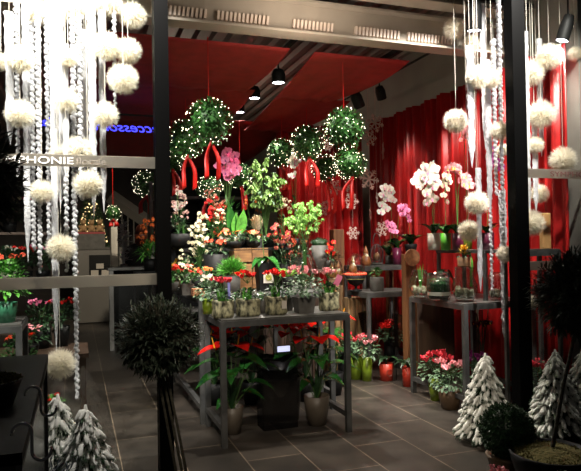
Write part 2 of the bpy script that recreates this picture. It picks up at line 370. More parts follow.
def spathe(t, p0, p1, L, face=-PI/2):
    p0, p1 = V(p0), V(p1); prt('flower_stalk', MB().tube([p0, (p0+p1)/2+V((0, 0, .02)), p1], .003, 5), M_STEM, t)
    b = MB(); d = V((math.cos(face), math.sin(face), .15)); b.leaf(p1-d*L*.25, d, L, L*.9, .35, (.5, .95, 1, .85, .5, 0), fold=.12); t = prt('spathe', b, M_SCARLET, t, True)
    prt('spadix', MB().tube([p1, p1+V((d.x*.2, d.y*.2, .8))*L*.55], [.006, .004], 6), M_YEL, t)

# ================================================================== SETTING
TM = tile_mat()
struct('floor', MB().bb(-6, 7, .3, 16.5, -.2, 0), TM)
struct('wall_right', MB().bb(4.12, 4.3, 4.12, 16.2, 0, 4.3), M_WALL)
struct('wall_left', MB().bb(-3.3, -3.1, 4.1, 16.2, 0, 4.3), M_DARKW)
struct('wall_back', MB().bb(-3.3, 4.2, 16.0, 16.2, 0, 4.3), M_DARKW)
# corrugated deck ceiling, ribs run front to back
b = MB(); x = -3.3; P = []; i = 0
while x < 4.4:
    P += [(x, 3.98), (x+.07, 3.98), (x+.095, 3.92), (x+.165, 3.92)]; x += .19
vs = []; 
for q in P: vs += [(q[0], 4.1, q[1]), (q[0], 16.2, q[1])]
vs += [(P[0][0], 4.1, 4.2), (P[0][0], 16.2, 4.2), (P[-1][0], 4.1, 4.2), (P[-1][0], 16.2, 4.2)]; n = len(P)
b.add(vs, [(2*i, 2*i+2, 2*i+3, 2*i+1) for i in range(n-1)]+[(2*n, 2*n+1, 2*n+3, 2*n+2), (0, 1, 2*n+1, 2*n), (2*n-2, 2*n+2, 2*n+3, 2*n-1)])
struct('ceiling', b, M_DECK)
struct('wall_front', MB().bb(-3.3, 4.6, 3.95, 4.1, 3.72, 4.4), M_BLKM)     # header over the shop front

# shop front posts and panes
YF = 4.04
pL = ON(163, YF, 1.5).x; pR = ON(519, YF, 1.5).x
struct('trim_1', MB().bb(pL-.045, pL+.045, YF-.06, YF+.06, 0, 3.72), M_BLACK)
struct('trim_2', MB().bb(pR-.062, pR+.062, YF-.05, YF+.05, 0, 3.72), M_BLACK)
def text_mesh(s, size, ext=.002, shear=0, font_r=0):
    c = bpy.data.curves.new('txt', 'FONT'); c.body = s; c.size = size; c.extrude = ext; c.shear = shear; c.bevel_depth = font_r
    c.align_x = 'LEFT'; o = bpy.data.objects.new('txt', c); COL.objects.link(o)
    bpy.context.view_layer.update(); dg = bpy.context.evaluated_depsgraph_get()
    me = bpy.data.meshes.new_from_object(o.evaluated_get(dg)); bpy.data.objects.remove(o); return me
def write(name, s, size, m, x, y, z, parent, width=None, flip=False, shear=0, fr=0, label=None):
    me = text_mesh(s, size, .0015, shear, fr); me.materials.clear(); me.materials.append(m)
    w = max(v.co.x for v in me.vertices)-min(v.co.x for v in me.vertices)
    o = prt(name, me, m, parent, label=label); o.location = (x, y, z); o.rotation_euler = (PI/2, 0, PI if flip else 0)
    if width: o.scale = (width/w, 1, 1)
    return o
for nm, x0, x1 in (('window_1', -3.2, pL-.045), ('window_2', pR+.062, 4.6)):
    g = struct(nm, MB().bb(x0, x1, YF-.006, YF+.006, 0, 3.72), G_PANE)
    prt('frosted_band', MB().bb(x0, x1, YF-.010, YF-.007, 2.006, 2.080), M_BAND, g, label='upper frosted band with the shop lettering')
    prt('frosted_band', MB().bb(x0, x1, YF-.010, YF-.007, 1.252, 1.325), M_BAND, g, label='plain lower frosted band')
    if nm == 'window_1':
        a, c_ = ON(-13, YF, 2.04).x, ON(73, YF, 2.04).x
        write('lettering', 'SYMPHONIE', .062, M_LETW, a, YF-.013, 2.021, g, c_-a)
        a, c_ = ON(76, YF, 2.04).x, ON(106, YF, 2.04).x
        write('lettering', 'florale', .062, M_LETG, a, YF-.013, 2.021, g, c_-a)
    else:
        a, c_ = ON(549, YF, 2.04).x, ON(592, YF, 2.04).x
        write('lettering', 'SYMPHONI', .060, M_LETR, a, YF-.013, 2.022, g, (c_-a))

# roof girder across the shop, with pale ribs on its web standing in for striped light
def girder(name, y, zb, h, x0=-3.1, x1=3.96, seed=1):
    g = struct(name, MB().bb(x0, x1, y-.008, y+.008, zb, zb+h), M_BEAM)
    prt('bottom_flange', MB().bb(x0, x1, y-.09, y+.09, zb-.02, zb), M_BEAM, g)
    prt('top_flange', MB().bb(x0, x1, y-.09, y+.09, zb+h, zb+h+.02), M_BEAM, g)
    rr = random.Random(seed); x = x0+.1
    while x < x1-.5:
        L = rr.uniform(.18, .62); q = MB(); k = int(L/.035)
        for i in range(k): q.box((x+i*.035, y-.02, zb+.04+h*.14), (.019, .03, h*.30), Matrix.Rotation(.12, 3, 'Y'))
        prt('light_stripes', q, M_LIGHTSTRIPE, g); x += L+rr.uniform(.04, .22)
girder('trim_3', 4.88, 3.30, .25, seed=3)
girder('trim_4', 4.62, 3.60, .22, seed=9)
# lighting tracks
struct('trim_5', MB().bb(1.98, 2.02, 5.3, 9.5, 3.44, 3.475), M_BLKM)
struct('trim_6', MB().bb(-2.5, 3.9, 4.40, 4.44, 3.58, 3.615), M_BLKM)
struct('trim_7', MB().tube([(3.42, 5.0, 3.42), (3.42, 9, 3.42)], .012), M_BLKM)
struct('trim_8', MB().bb(3.05, 3.10, 5.2, 6.5, 3.40, 3.45), M_BLKM)

# red curtains
def curtain(name, label, p0, p1, ztop, m=M_CURT, amp=.055, wl=.13):
    p0, p1 = V(p0), V(p1); L = (p1-p0).length; d = (p1-p0)/L; nrm = V((d.y, -d.x, 0)); n = int(L/wl*8); b = MB(); zs = (.02, .8, 1.6, 2.4, ztop)
    rows = []
    rr = random.Random(5); ph = [rr.uniform(-.6, .6) for _ in range(n+9)]
    for z in zs:
        for i in range(n+1):
            s = i/8*2*PI+ph[i//8]; a = amp*(1-.25*z/ztop)*(1+.4*math.sin(i*.13)); rows.append(p0+d*(L*i/n)+nrm*(a*math.sin(s)+amp*.4*math.sin(s*.37))+V((0, 0, z+(.006*math.sin(i*.3) if z == ztop else 0))))
    w = n+1
    b.add(rows, [(k*w+i, k*w+i+1, (k+1)*w+i+1, (k+1)*w+i) for k in range(4) for i in range(n)])
    o = prt(name, b, m, None, True); md = o.modifiers.new('thick', 'SOLIDIFY'); md.thickness = .006
    return tag(o, label, 'curtain')
curtain('curtain', 'long red pleated velvet curtain along the right side wall', (4.03, 7.85, 0), (4.03, 4.15, 0), 3.20)
curtain('curtain', 'red pleated curtain across the back, behind the hanging snowflakes', (2.62, 7.98, 0), (3.93, 7.98, 0), 3.17)

# red cloth panels slung under the ceiling
def canopy(label, x0, x1, y0, y1, z0, z1, sag, curl=0):
    b = MB(); nx, ny = 40, 14; vs = []
    for j in range(ny+1):
        v = j/ny
        for i in range(nx+1):
            u = i/nx; z = z0+(z1-z0)*v-sag*math.sin(PI*v)*(1+.15*math.sin(u*9)) + .012*math.sin(u*23+v*5)*v
            x = x0+(x1-x0)*u-curl*(u > .5)*(u-.5)*2*v*v
            vs.append((x, y0+(y1-y0)*v, z))
    b.add(vs, [(j*(nx+1)+i, j*(nx+1)+i+1, (j+1)*(nx+1)+i+1, (j+1)*(nx+1)+i) for j in range(ny) for i in range(nx)])
    o = prt('ceiling_drape', b, M_FABRIC, None, True); md = o.modifiers.new('thick', 'SOLIDIFY'); md.thickness = .004; tag(o, label, 'drape', 'red cloth panels under the ceiling')
canopy('left red ceiling cloth nearest the steel girder', .25, 1.86, 5.20, 6.40, 3.28, 3.16, .015, .10)
canopy('right red ceiling cloth nearest the steel girder', 2.10, 3.10, 5.20, 6.45, 3.27, 3.13, .02, .30)
canopy('left red ceiling cloth in the middle row', .2, 1.88, 6.42, 7.90, 3.20, 3.10, .02)
canopy('right red ceiling cloth in the middle row', 2.14, 3.05, 6.47, 7.90, 3.16, 3.04, .02, .2)
canopy('deepest red ceiling cloth, left of the lamp track', .1, 2.75, 7.92, 9.6, 3.17, 2.74, .03, .3)

# ================================================================== LAMPS
def spotlight(label, px, py, Y, dia, length, tilt=(0, 0), lit=True, power=0, cone=70, col=(1, .93, .82), zt=3.5, target=None, blend=.6):
    p = W(px, py, Y); t = thing('spot_lamp', label, 'lamp', p, group='black track spot lamps')
    axis = V((tilt[0], tilt[1], -1)).normalized(); q = axis.to_track_quat('-Z', 'Y'); Mx = q.to_matrix()
    def tr(b): b.v = [tuple(Mx @ V(v)) for v in b.v]; return b
    r = dia/2
    hs = prt('housing', tr(MB().lathe([(r*.98, 0), (r, .01), (r, length*.6), (r*.75, length*.92), (.001, length), (.0005, length*.5), (r*.9, .012), (r*.9, 0)], 20, cap=False)), M_BLKM, t, True)
    prt('lamp_face', tr(MB().lathe([(r*.88, .006), (.001, .006)], 20, cap=False)), M_LAMP if lit else M_BLKM, hs)
    top = Mx @ V((0, 0, length*.8))
    if zt-p.z > .1: prt('stem', MB().tube([top, (top.x, top.y, zt-p.z)], .008), M_BLKM, t)
    if power:
        l = bpy.data.lights.new('lamp_light', 'SPOT'); l.energy = power; l.spot_size = math.radians(cone); l.spot_blend = blend; l.color = col; l.shadow_soft_size = .04
        o = bpy.data.objects.new('lamp_light', l); COL.objects.link(o); o.parent = t; o.location = axis*.03
        d = (V(target)-p) if target else axis; o.rotation_euler = d.to_track_quat('-Z', 'Y').to_euler()
spotlight('lit black spot lamp nearest of the three between the red ceiling cloths', 278.5, 83, 6.0, .14, .15, power=260, target=(1.7, 5.3, .9), cone=95, zt=3.44)
spotlight('lit black spot lamp in the middle of the three in the cloth gap', 254.5, 98.5, 7.0, .14, .15, power=240, target=(1.6, 6.2, 1.2), cone=95, zt=3.44)
spotlight('lit black spot lamp farthest back of the three in the cloth gap', 239.5, 112.5, 8.0, .14, .14, power=140, cone=100, zt=3.44)
spotlight('large black cylindrical spot lamp above the icicles left of the right post', 474, 31, 4.45, .13, .27, (.05, .12), power=190, cone=75, target=(3.3, 4.5, 1.0), zt=3.58)
spotlight('tilted black cylindrical spot lamp over the window right of the right post', 562, 41, 4.13, .11, .24, (-.25, .15), power=60, cone=100, target=(3.4, 4.5, 1.5), zt=3.58)
spotlight('black unlit spot lamp under the right ceiling cloth, pointing at the curtain', 360, 107, 6.3, .13, .2, (.6, .3), False, power=0, zt=3.42)
spotlight('smaller black unlit spot lamp beside the end of the right ceiling cloth', 382, 99, 6.6, .12, .17, (.5, .4), False, power=0, zt=3.42)
def light(kind, loc, e, col=(1, .9, .75), target=None, size=.3, cone=80, sy=None):
    l = bpy.data.lights.new('unseen_light', kind); l.energy = e; l.color = col
    if kind == 'SPOT': l.spot_size = math.radians(cone); l.spot_blend = .7; l.shadow_soft_size = size
    elif kind == 'AREA': l.size = size; 
    else: l.shadow_soft_size = size
    o = bpy.data.objects.new('unseen_light', l); COL.objects.link(o); o.location = loc
    if target is not None: o.rotation_euler = (V(target)-V(loc)).to_track_quat('-Z', 'Y').to_euler()
# added soffit spots over the windows, then added unseen fill lights inside the shop
for x, tx, e in ((-.75, -.45, 700), (-.15, -.1, 700), (.45, .25, 480), (3.0, 3.0, 700), (3.55, 3.40, 650)):
    light('SPOT', (x, 3.1, 4.05), e, (1, .95, .88), (tx, 4.4, 2.75), .05, 62)
light('SPOT', (.15, 3.3, 4.05), 230, (1, .95, .88), (.0, 3.75, .2), .05, 30)  # added soffit spot brightening the left snowy trees
light('SPOT', (3.62, 4.7, 3.40), 45, (1, .9, .8), (3.8, 4.7, 1.5), .05, 90)
light('SPOT', (3.6, 5.6, 3.35), 75, (1, .9, .78), (3.85, 5.6, 1.4), .05, 75)
light('SPOT', (3.6, 6.7, 3.3), 70, (1, .9, .78), (3.75, 6.8, 1.4), .05, 70)
light('SPOT', (3.1, 7.3, 3.3), 60, (1, .9, .78), (3.1, 7.9, 1.6), .05, 70)
light('SPOT', (2.9, 4.75, 3.25), 165, (1, .9, .78), (3.45, 5.0, 1.2), .05, 60)
light('SPOT', (1.5, 4.7, 3.2), 260, (1, .92, .8), (1.6, 4.9, .9), .05, 75)
light('SPOT', (1.0, 5.5, 3.05), 190, (1, .92, .8), (1.4, 6.0, 1.2), .05, 80)
light('SPOT', (2.3, 5.4, 3.05), 150, (1, .92, .8), (2.1, 6.1, 1.4), .05, 75)
light('SPOT', (2.6, 6.0, 3.05), 90, (1, .92, .8), (3.1, 6.5, 1.1), .05, 75)
light('SPOT', (-.6, 5.4, 3.3), 90, (1, .9, .78), (-.5, 5.0, .8), .05, 85)
light('SPOT', (.5, 9.0, 3.6), 420, (1, .85, .65), (.3, 11.5, 1.0), .05, 90)
light('POINT', (1.5, 9.5, 3.3), 30, (1, .85, .65), None, .1)
light('AREA', (1.8, 4.35, 3.1), 9, (1, .85, .7), (1.8, 5.0, 4.0), .6)  # added upward fill light
light('SPOT', (.2, .4, 3.4), 420, (1, .86, .68), (1.7, 4.8, .45), .25, 40)          # street lamp

# ================================================================== TABLES
def table(name, label, x0, x1, y0, y1, z, low=.12, rot=0, leg=.042, th=.045, wires=False):
    cx, cy = (x0+x1)/2, (y0+y1)/2; t = thing(name, label, 'table', (cx, cy, 0), rot, 'grey steel display tables'); a, c = (x1-x0)/2, (y1-y0)/2
    prt('tabletop', MB().bb(-a+leg*.2, a-leg*.2, -c+leg*.2, c-leg*.2, z-.012, z), M_TOP, t)
    b = MB()
    for s in (-1, 1): b.bb(-a, a, s*(c-leg/2)-leg/2, s*(c-leg/2)+leg/2, z-th-.012, z-.012).bb(s*(a-leg/2)-leg/2, s*(a-leg/2)+leg/2, -c+leg, c-leg, z-th-.012, z-.012)
    prt('top_frame', b, M_STEEL, t)
    for sx in (-1, 1):
        for sy in (-1, 1): prt('leg', MB().bb(sx*(a-leg/2)-leg/2, sx*(a-leg/2)+leg/2, sy*(c-leg/2)-leg/2, sy*(c-leg/2)+leg/2, 0, z-th-.012), M_STEEL, t)
        if low: prt('side_rail', MB().bb(sx*(a-leg/2)-leg/2, sx*(a-leg/2)+leg/2, -c+leg, c-leg, low, low+leg), M_STEEL, t)
    return t
ZA, ZB, ZC, ZE = .945, 1.07, .955, .96
table('display_table', 'long low steel table in front with red and pink cyclamen on top', 1.0, 2.05, 4.43, 5.05, ZA)
table('display_table', 'taller steel table behind the front one, carrying the plant display', .97, 2.2, 5.09, 6.80, ZB)
table('display_table', 'steel table in the middle right with the terrarium and ribbed grey pot', 2.98, 3.62, 5.98, 6.50, ZC, leg=.035)
table('display_table', 'tall steel table by the back curtain with a lantern and burgundy pot', 3.22, 3.90, 6.56, 7.12, 1.22, leg=.035)
table('display_table', 'steel table on the right with the glass terrariums on it', 3.14, 3.90, 4.46, 5.38, ZE)
table('display_table', 'high narrow steel table right of the right post by the window', 3.50, 3.90, 4.14, 4.40, 1.42, leg=.03, low=0)
table('display_table', 'dark steel table behind the left window under a green pot', -1.25, -.37, 4.75, 5.35, .96)
# shelf riser standing on the right table
t = thing('shelf_riser', 'steel riser shelf on the right table carrying the white orchids', 'shelf', (3.62, 4.97, ZE))
prt('shelf_board', MB().bb(-.17, .17, -.39, .39, .425, .455), M_STEEL, t)
for sx in (-1, 1):
    for sy in (-1, 1): prt('leg', MB().box((sx*.15, sy*.37, .2125), (.03, .03, .425)), M_STEEL, t)
ZF = ZE+.455
# dark riser and crates on the tall table
t = thing('display_riser', 'long black riser at the back of the tall plant table', 'stand', (1.6, 6.45, ZB))
prt('riser_top', MB().bb(-.58, .58, -.28, .28, .37, .40), M_BLKM, t)
for sx in (-1, 0, 1): prt('upright', MB().bb(sx*.55-.015, sx*.55+.015, -.26, .26, 0, .37), M_BLKM, t)
ZR = ZB+.40
def crate(label, px, Y, z, w, d, h, m=M_CRATE):
    p = ON(px, Y, z); t = thing('wooden_crate', label, 'crate', p, group='wooden crates'); n = 3
    for k in range(n):
        zc = h*(k+.5)/n
        for s in (-1, 1):
            prt('slat', MB().box((0, s*(d/2-.006), zc), (w, .012, h/n*.86)), m, t)
            prt('slat', MB().box((s*(w/2-.006), 0, zc), (.012, d-.025, h/n*.86)), m, t)
    prt('lid', MB().box((0, 0, h+.006), (w, d, .012)), m, t)
crate('light wooden crate behind the green fern on the tall table', 241, 5.75, ZB, .17, .2, .385)
crate('light wooden crate with a plant with dark leaves beside it', 258, 5.78, ZB, .16, .2, .385)
crate('small low wooden crate at the left edge of the front table', 198, 5.2, ZB, .10, .12, .05, M_TERRA)

# ================================================================== PLANTS ON THE FRONT TABLE
def plant(name, label, cat, px, Y, z, pk, wpx, hpx, pm, group=None, rz=0):
    p = ON(px, Y, z); k = K(p); t = thing(name, label, cat, p, rz, group); r, h = wpx*k/2, hpx*k
    pot(t, pk, r, h, pm); return t, k, r, h
CYG = 'potted cyclamen'
def cyc(label, px, Y, z, pk, w, hp, pm, fm, lw, lh, fw, nf=9, fs=4.2, fh=None, group=CYG, leafm=M_SILVER, kind='cyclamen', nl=130, name='cyclamen', cat='flower'):
    t, k, r, h = plant(name, label, cat, px, Y, z, pk, w, hp, pm, group)
    mound(t, h, lw*k/2, lh*k, nl, 3.8*k+.004, 3.6*k, leafm, heart=True, zlo=-.5)
    blooms(t, kind, fm, nf, h+(fh or lh*.95)*k, fw*k/2, fs*k, zr=.35)
    return t, k, r, h
cyc('white cyclamen in a small lime pot at the left end of the front table', 208, 4.9, ZA, 'cyl', 11, 15, M_LIMEPOT, M_WHITE, 24, 18, 18, 8, 3.4, 20)
for lab, px, Y, w, hp, fm, fw, fh, nf in (
    ('red cyclamen and green shoots in the leftmost bark wrapped pot', 223, 4.60, 21, 17, M_PINKRED, 24, 19, 11),
    ('vivid red cyclamen with bulb shoots in the middle bark wrapped pot', 248, 4.62, 23, 17, M_RED, 20, 24, 10),
    ('crimson red cyclamen in the third bark wrapped pot, beside the grey pot', 276, 4.62, 21, 18, M_RED, 26, 22, 12),
    ('bright pink cyclamen with a price tag in the rightmost bark wrapped pot', 329, 4.68, 19, 18, M_PINK, 16, 21, 8)):
    t, k, r, h = plant('cyclamen', lab, 'flower', px, Y, ZA, 'box', w, hp, M_BARKPOT, CYG)
    bulb_shoots(t, h*.85, 11, 15*k, 3.2*k, M_BRIGHT, r*.7)
    mound(t, h, r*1.05, 10*k, 50, 5*k, 4*k, M_DARK, heart=True)
    blooms(t, 'cyclamen', fm, nf, h+fh*k, fw*k/2, 4.0*k, .6)
    if px == 223: prt('plant_label', MB().box((5*k, -r*.6, h+10*k), (2.5*k, .002, 16*k)), mat('violet_card', (.25, .25, .6), .5), t)
    if px == 276: prt('price_tag', MB().box((6*k, -r*.80, h*.55), (5*k, .002, 8*k)), M_WHITEPOT, t)
    if px == 329: prt('price_tag', MB().box((7*k, -r*.8, h+12*k), (6*k, .003, 11*k), Matrix.Rotation(.5, 3, 'Y')), mat('pink_card', (.5, .12, .2), .5), t)
cyc('pale pink cyclamen with big silvery leaves in a square grey pot', 304, 4.62, ZA, 'square', 19, 16, M_GREYPOT, M_PINK, 42, 24, 34, 13, 4.2, 25, nl=170)
for px, Y, lab in ((236, 4.85, 'small dark pot squeezed between the two left bark pots'), (262, 4.75, 'small patterned dark pot between the middle and third bark pots'), (289, 4.82, 'small black pot of pale sprouts left of the square grey pot')):
    t, k, r, h = plant('small_potted_plant', lab, 'plant', px, Y, ZA, 'round', 10, 13, M_GREYPOT, 'small dark pots between the cyclamen'); mound(t, h, 6*k, 7*k, 40, 4*k, 2*k, M_LEAF)

# ================================================================== TALL TABLE DISPLAY
t, k, r, h = plant('poinsettia', 'red and white poinsettia in a grey wicker pot on the tall table corner', 'flower', 187, 5.35, ZB, 'square', 13, 11, M_GREYPOT)
mound(t, h, 13*k, 14*k, 90, 6*k, 3*k, M_LEAF); blooms(t, 'bract', M_RED, 6, h+14*k, 13*k, 6*k); blooms(t, 'bract', M_CREAM, 3, h+16*k, 8*k, 5*k, stems=False)
t, k, r, h = plant('poinsettia', 'red poinsettia with cream leaves right behind the left post', 'flower', 172, 5.9, ZB, 'round', 14, 9, M_GREYPOT)
mound(t, h, 12*k, 12*k, 90, 6*k, 3*k, M_LEAF); blooms(t, 'bract', M_RED, 4, h+11*k, 10*k, 6*k); blooms(t, 'bract', M_CREAM, 2, h+13*k, 5*k, 5*k, stems=False)
t, k, r, h = plant('flower_bowl', 'dark bowl of orange blooms left of the green fern', 'flower', 205, 5.6, ZB, 'bowl', 28, 12, M_BLKM)
mound(t, h, 13*k, 12*k, 110, 4*k, 2.5*k, M_LEAF); blooms(t, 'cluster', M_ORANGE, 5, h+9*k, 11*k, 3.4*k); blooms(t, 'cluster', M_WHITE, 3, h+4*k, 12*k, 2.6*k, stems=False)
t, k, r, h = plant('potted_fern', 'fluffy bright green fern ball in a grey pot behind the red cyclamen', 'fern', 232, 5.42, ZB, 'cyl', 18, 17, M_GREYPOT)
b = MB()
for _ in range(900):
    d = rdir(-.1, 1); b.dia(V((0, 0, h+3*k))+d*5*k, d+rdir()*.3, R.uniform(7, 14)*k, .8*k)
prt('fronds', b, M_BRIGHT, t)
t, k, r, h = plant('fern', 'feathery lime green fern in front of the glass bottle', 'fern', 288, 5.30, ZB, 'round', 12, 14, M_BLKM)
b = MB()
for _ in range(26):
    a = R.uniform(0, 6.28); e = R.uniform(.3, 1.4); d = V((math.cos(a), math.sin(a), e)).normalized(); L = R.uniform(13, 21)*k
    for i in range(14):
        u = (i+2)/16; p = V((0, 0, h))+d*L*u-V((0, 0, 1))*L*.25*u*u
        for s in (-1, 1): b.dia(p, d.cross(V((0, 0, 1)))*s+d*.4, 4*k*(1.1-u), 1.3*k)
prt('fronds', b, M_LIME, t)
# gerbera bowls on the crates
for lab, px, m, cm in (('black bowl of coral red gerberas and white blossoms, on the left crate', 232, M_CORAL, M_WHITE), ('dark bowl with a coral gerbera and cream blossoms, on the right crate', 254, M_CORAL, M_CREAM)):
    t, k, r, h = plant('gerbera_bowl', lab, 'flower', px, 5.76, ZB+.397, 'bowl', 22 if px == 232 else 15, 7, M_BLKM, 'gerbera bowls')
    mound(t, h, 13*k, 9*k, 100, 5*k, 2.5*k, M_LEAF); q = 5 if px == 232 else 3
    blooms(t, 'gerbera', m, q, h+7*k, 12*k, 4.8*k, .7, tilt=1.1); blooms(t, 'cluster', cm, q, h+3*k, 12*k, 2.8*k, stems=False)
t, k, r, h = plant('flower_bowl', 'black bowl of red and coral flowers left of the crates', 'flower', 217, 5.75, ZB, 'bowl', 26, 36, M_BLKM)
mound(t, h, 12*k, 10*k, 100, 5*k, 2.5*k, M_DARK); blooms(t, 'cluster', M_CORAL, 6, h+11*k, 11*k, 3.6*k); blooms(t, 'cluster', M_CREAM, 2, h+5*k, 9*k, 2.5*k, stems=False)
# cream spray orchid
def dendro(label, px, Y, z, pk, w, hp, pm, cx, cz, rx, rz, n, s, m, name='spray_orchid', ng=18, leafm=M_LEAF, m2=None):
    t, k, r, h = plant(name, label, 'orchid', px, Y, z, pk, w, hp, pm)
    b = MB()
    for i in range(n):
        d = rdir(); q = R.uniform(.2, 1)**.5; p = V((cx*k+d.x*rx*k*q, d.y*rx*k*q*.6, h+cz*k+d.z*rz*k*q))
        put(get_bloom('cluster' if s < 3 else 'orchid', m, m2), t, p, s*k*R.uniform(.8, 1.2), (R.uniform(-.5, .5), R.uniform(-.5, .5), R.uniform(-.8, .8)))
        if i % 4 == 0: b.tube([(0, 0, h*.8), (p.x*.4, p.y*.4, h+(p.z-h)*.6), p], .002, 4)
    prt('flower_stalk', b, M_STEM, t); mound(t, h, rx*k*.8, cz*k*.6, ng*3, 10*k, 2.2*k, leafm)
    return t, k, r, h
dendro('tall cream spray orchid in full bloom left of the crates', 200, 5.95, ZB, 'cyl', 12, 20, M_GREYPOT, 0, 35, 12, 24, 60, 2.8, M_CREAM)
dendro('dark bowl of dusty pink winter stems just right of the left post', 179, 6.3, ZR, 'bowl', 26, 15, M_BLKM, 0, 28, 12, 20, 22, 2.6, mat('petal_dusty', (.45, .25, .22), .6, var=.4, scale=40), 'winter_bowl', leafm=M_DARK)
dendro('magenta pink moth orchid with a big cluster high above the display', 228, 6.45, ZR, 'cyl', 12, 10, M_PURPOT, 3, 72, 13, 15, 26, 4.4, M_MAG, 'moth_orchid', m2=M_PURPLE)
dendro('red and yellow spray flowers behind the cream orchid', 214, 6.55, ZR, 'cyl', 10, 10, M_BLKM, 3, 26, 13, 22, 40, 2.6, M_RED, 'spray_flowers')
dendro('small white dotted spray right of the red and yellow spray flowers', 222, 6.35, ZR, 'cyl', 8, 9, M_BLKM, 0, 22, 7, 14, 16, 2.2, M_CREAM, 'spray_flowers')
# amaryllis
t, k, r, h = plant('amaryllis', 'budding amaryllis with broad upright leaves in a dark basket', 'plant', 236, 6.2, ZR, 'bowl', 22, 14, M_BLKM)
for a, L in ((-.3, 32), (.35, 26), (.0, 22)):
    b = MB(); b.leaf((a*10*k, 0, h), (a*.5, -.1, 1), L*k, 12*k, 0, (.5, .85, 1, .95, .7, .3, 0), side=(1, .2, 0)); prt('leaf', b, M_BRIGHT if L < 30 else M_GLOSS, t, True)
blooms(t, 'cluster', M_CREAM, 3, h+2*k, 9*k, 2.4*k, stems=False)
FM_BR = mat('petal_brown_red', (.28, .05, .03), .55, var=.4, scale=40)
dendro('bronze leaved filler plant with brown red blooms left of the glass bottle', 284, 5.95, ZB, 'cyl', 14, 22, M_BLKM, 0, 16, 13, 14, 16, 2.6, FM_BR, 'filler_plant', ng=30, leafm=M_DARK)
dendro('dark leafy filler plant with a few coral dots behind the glass bottle', 298, 6.2, ZB, 'cyl', 14, 26, M_BLKM, 0, 18, 14, 16, 10, 2.4, M_CORAL, 'filler_plant', ng=36, leafm=M_DARK)
dendro('leafy filler plant with cream dots at the left back of the tall table', 190, 6.05, ZB, 'cyl', 16, 16, M_GREYPOT, 0, 14, 14, 13, 18, 2.4, M_CREAM, 'filler_plant', ng=36)
dendro('tall airy plant with hanging red and pink catkins below the small leaf ball', 218, 6.68, ZR, 'cyl', 9, 8, M_BLKM, 0, 42, 14, 16, 34, 2.0, mat('catkin_pink', (.55, .12, .10), .6, col2=(.7, .45, .3), scale=50), 'catkin_plant', ng=20, leafm=M_LEAF)
dendro('dark leafy plant right of the amaryllis with tiny orange dots', 252, 6.62, ZR, 'cyl', 12, 10, M_BLKM, 0, 26, 12, 20, 14, 2.0, M_ORANGE, 'filler_plant', ng=36, leafm=M_DARK)
dendro('white freckled orchid close to the left post above the dark bowl', 184, 6.66, ZR, 'cyl', 8, 8, M_BLKM, -4, 40, 7, 10, 10, 3.4, M_WHITE, 'moth_orchid', m2=M_MAG, ng=8)
dendro('small yellow green arrangement at the left end of the tall table', 178, 6.5, ZB, 'cyl', 14, 12, M_BROWNPOT, 0, 12, 11, 9, 16, 2.4, M_YEL, 'filler_plant', ng=26)
# green bell plant
def bells(name, label, px, Y, z, pk, w, hp, pm, cz, rx, rz, n, s, m, lm=M_LEAF):
    t, k, r, h = plant(name, label, 'plant', px, Y, z, pk, w, hp, pm)
    for i in range(n):
        d = rdir(-.9, 1); q = R.uniform(.2, 1)**.5; p = V((d.x*rx*k*q, d.y*rx*k*q*.6, h+cz*k+d.z*rz*k*q))
        put(get_bloom('bell', m), t, p, s*k*R.uniform(.8, 1.2), (R.uniform(-.4, .4), R.uniform(-.4, .4), R.uniform(0, 6)), 'bell_flower')
        if i % 3 == 0: prt('stem', MB().tube([(0, 0, h*.8), (p.x*.3, p.y*.3, h+(p.z-h)*.7), (p.x, p.y, p.z)], .0022, 4), M_STEM, t)
    b = MB()
    for i in range(50):
        d = rdir(-.5, .8); p = V((d.x*rx*k*.7, d.y*rx*k*.5, h+cz*k*.9+d.z*rz*k*.8)); b.leaf(p, d+V((0, 0, -.3)), 6*k, 2.6*k, .3)
    prt('foliage', b, lm, t); return t, k, r, h
bells('lantern_plant', 'tall plant with drooping green lantern flowers above the dark foliage', 266, 6.35, ZR, 'cyl', 16, 12, M_BLKM, 50, 21, 30, 95, 5.5, M_PALE, M_DARK)
# bottle with green flowers
p = ON(305, 5.5, ZB); k = K(p); t = thing('glass_bottle', 'big clear glass bottle holding lime green bell flowers', 'bottle', p)
prt('bottle_body', MB().lathe([(11*k, 0), (14*k, 3*k), (14.5*k, 14*k), (11*k, 26*k), (6*k, 36*k), (5*k, 41*k), (5*k, 49*k), (5.8*k, 50*k), (5*k, 50*k), (4.4*k, 41*k), (5.4*k, 35*k), (10.4*k, 25.5*k), (13.8*k, 14*k), (13.2*k, 3.5*k), (.001, 1.5*k)], 28), G_VASE, t, True)
t = thing('green_bell_bouquet', 'bouquet of pale lime green bell flowers in the glass bottle', 'flower', p+V((0, 0, 8*k)))
b = MB()
for i in range(80):
    d = rdir(-.8, 1); q = R.uniform(.15, 1)**.5; s_ = V((d.x*23*k*q, d.y*13*k*q, 64*k+d.z*19*k*q)); put(get_bloom('bell', M_LIME), t, s_, 4.8*k*R.uniform(.8, 1.2), (R.uniform(-.5, .5), R.uniform(-.5, .5), R.uniform(0, 6)), 'bell_flower')
    if i % 3 == 0: b.tube([(R.uniform(-1, 1)*3*k, 0, 0), (R.uniform(-2, 2)*k, 0, 38*k), s_], .002, 4)
prt('stems', b, M_STEM, t); mound(t, 50*k, 15*k, 16*k, 40, 6*k, 3*k, M_LIME)
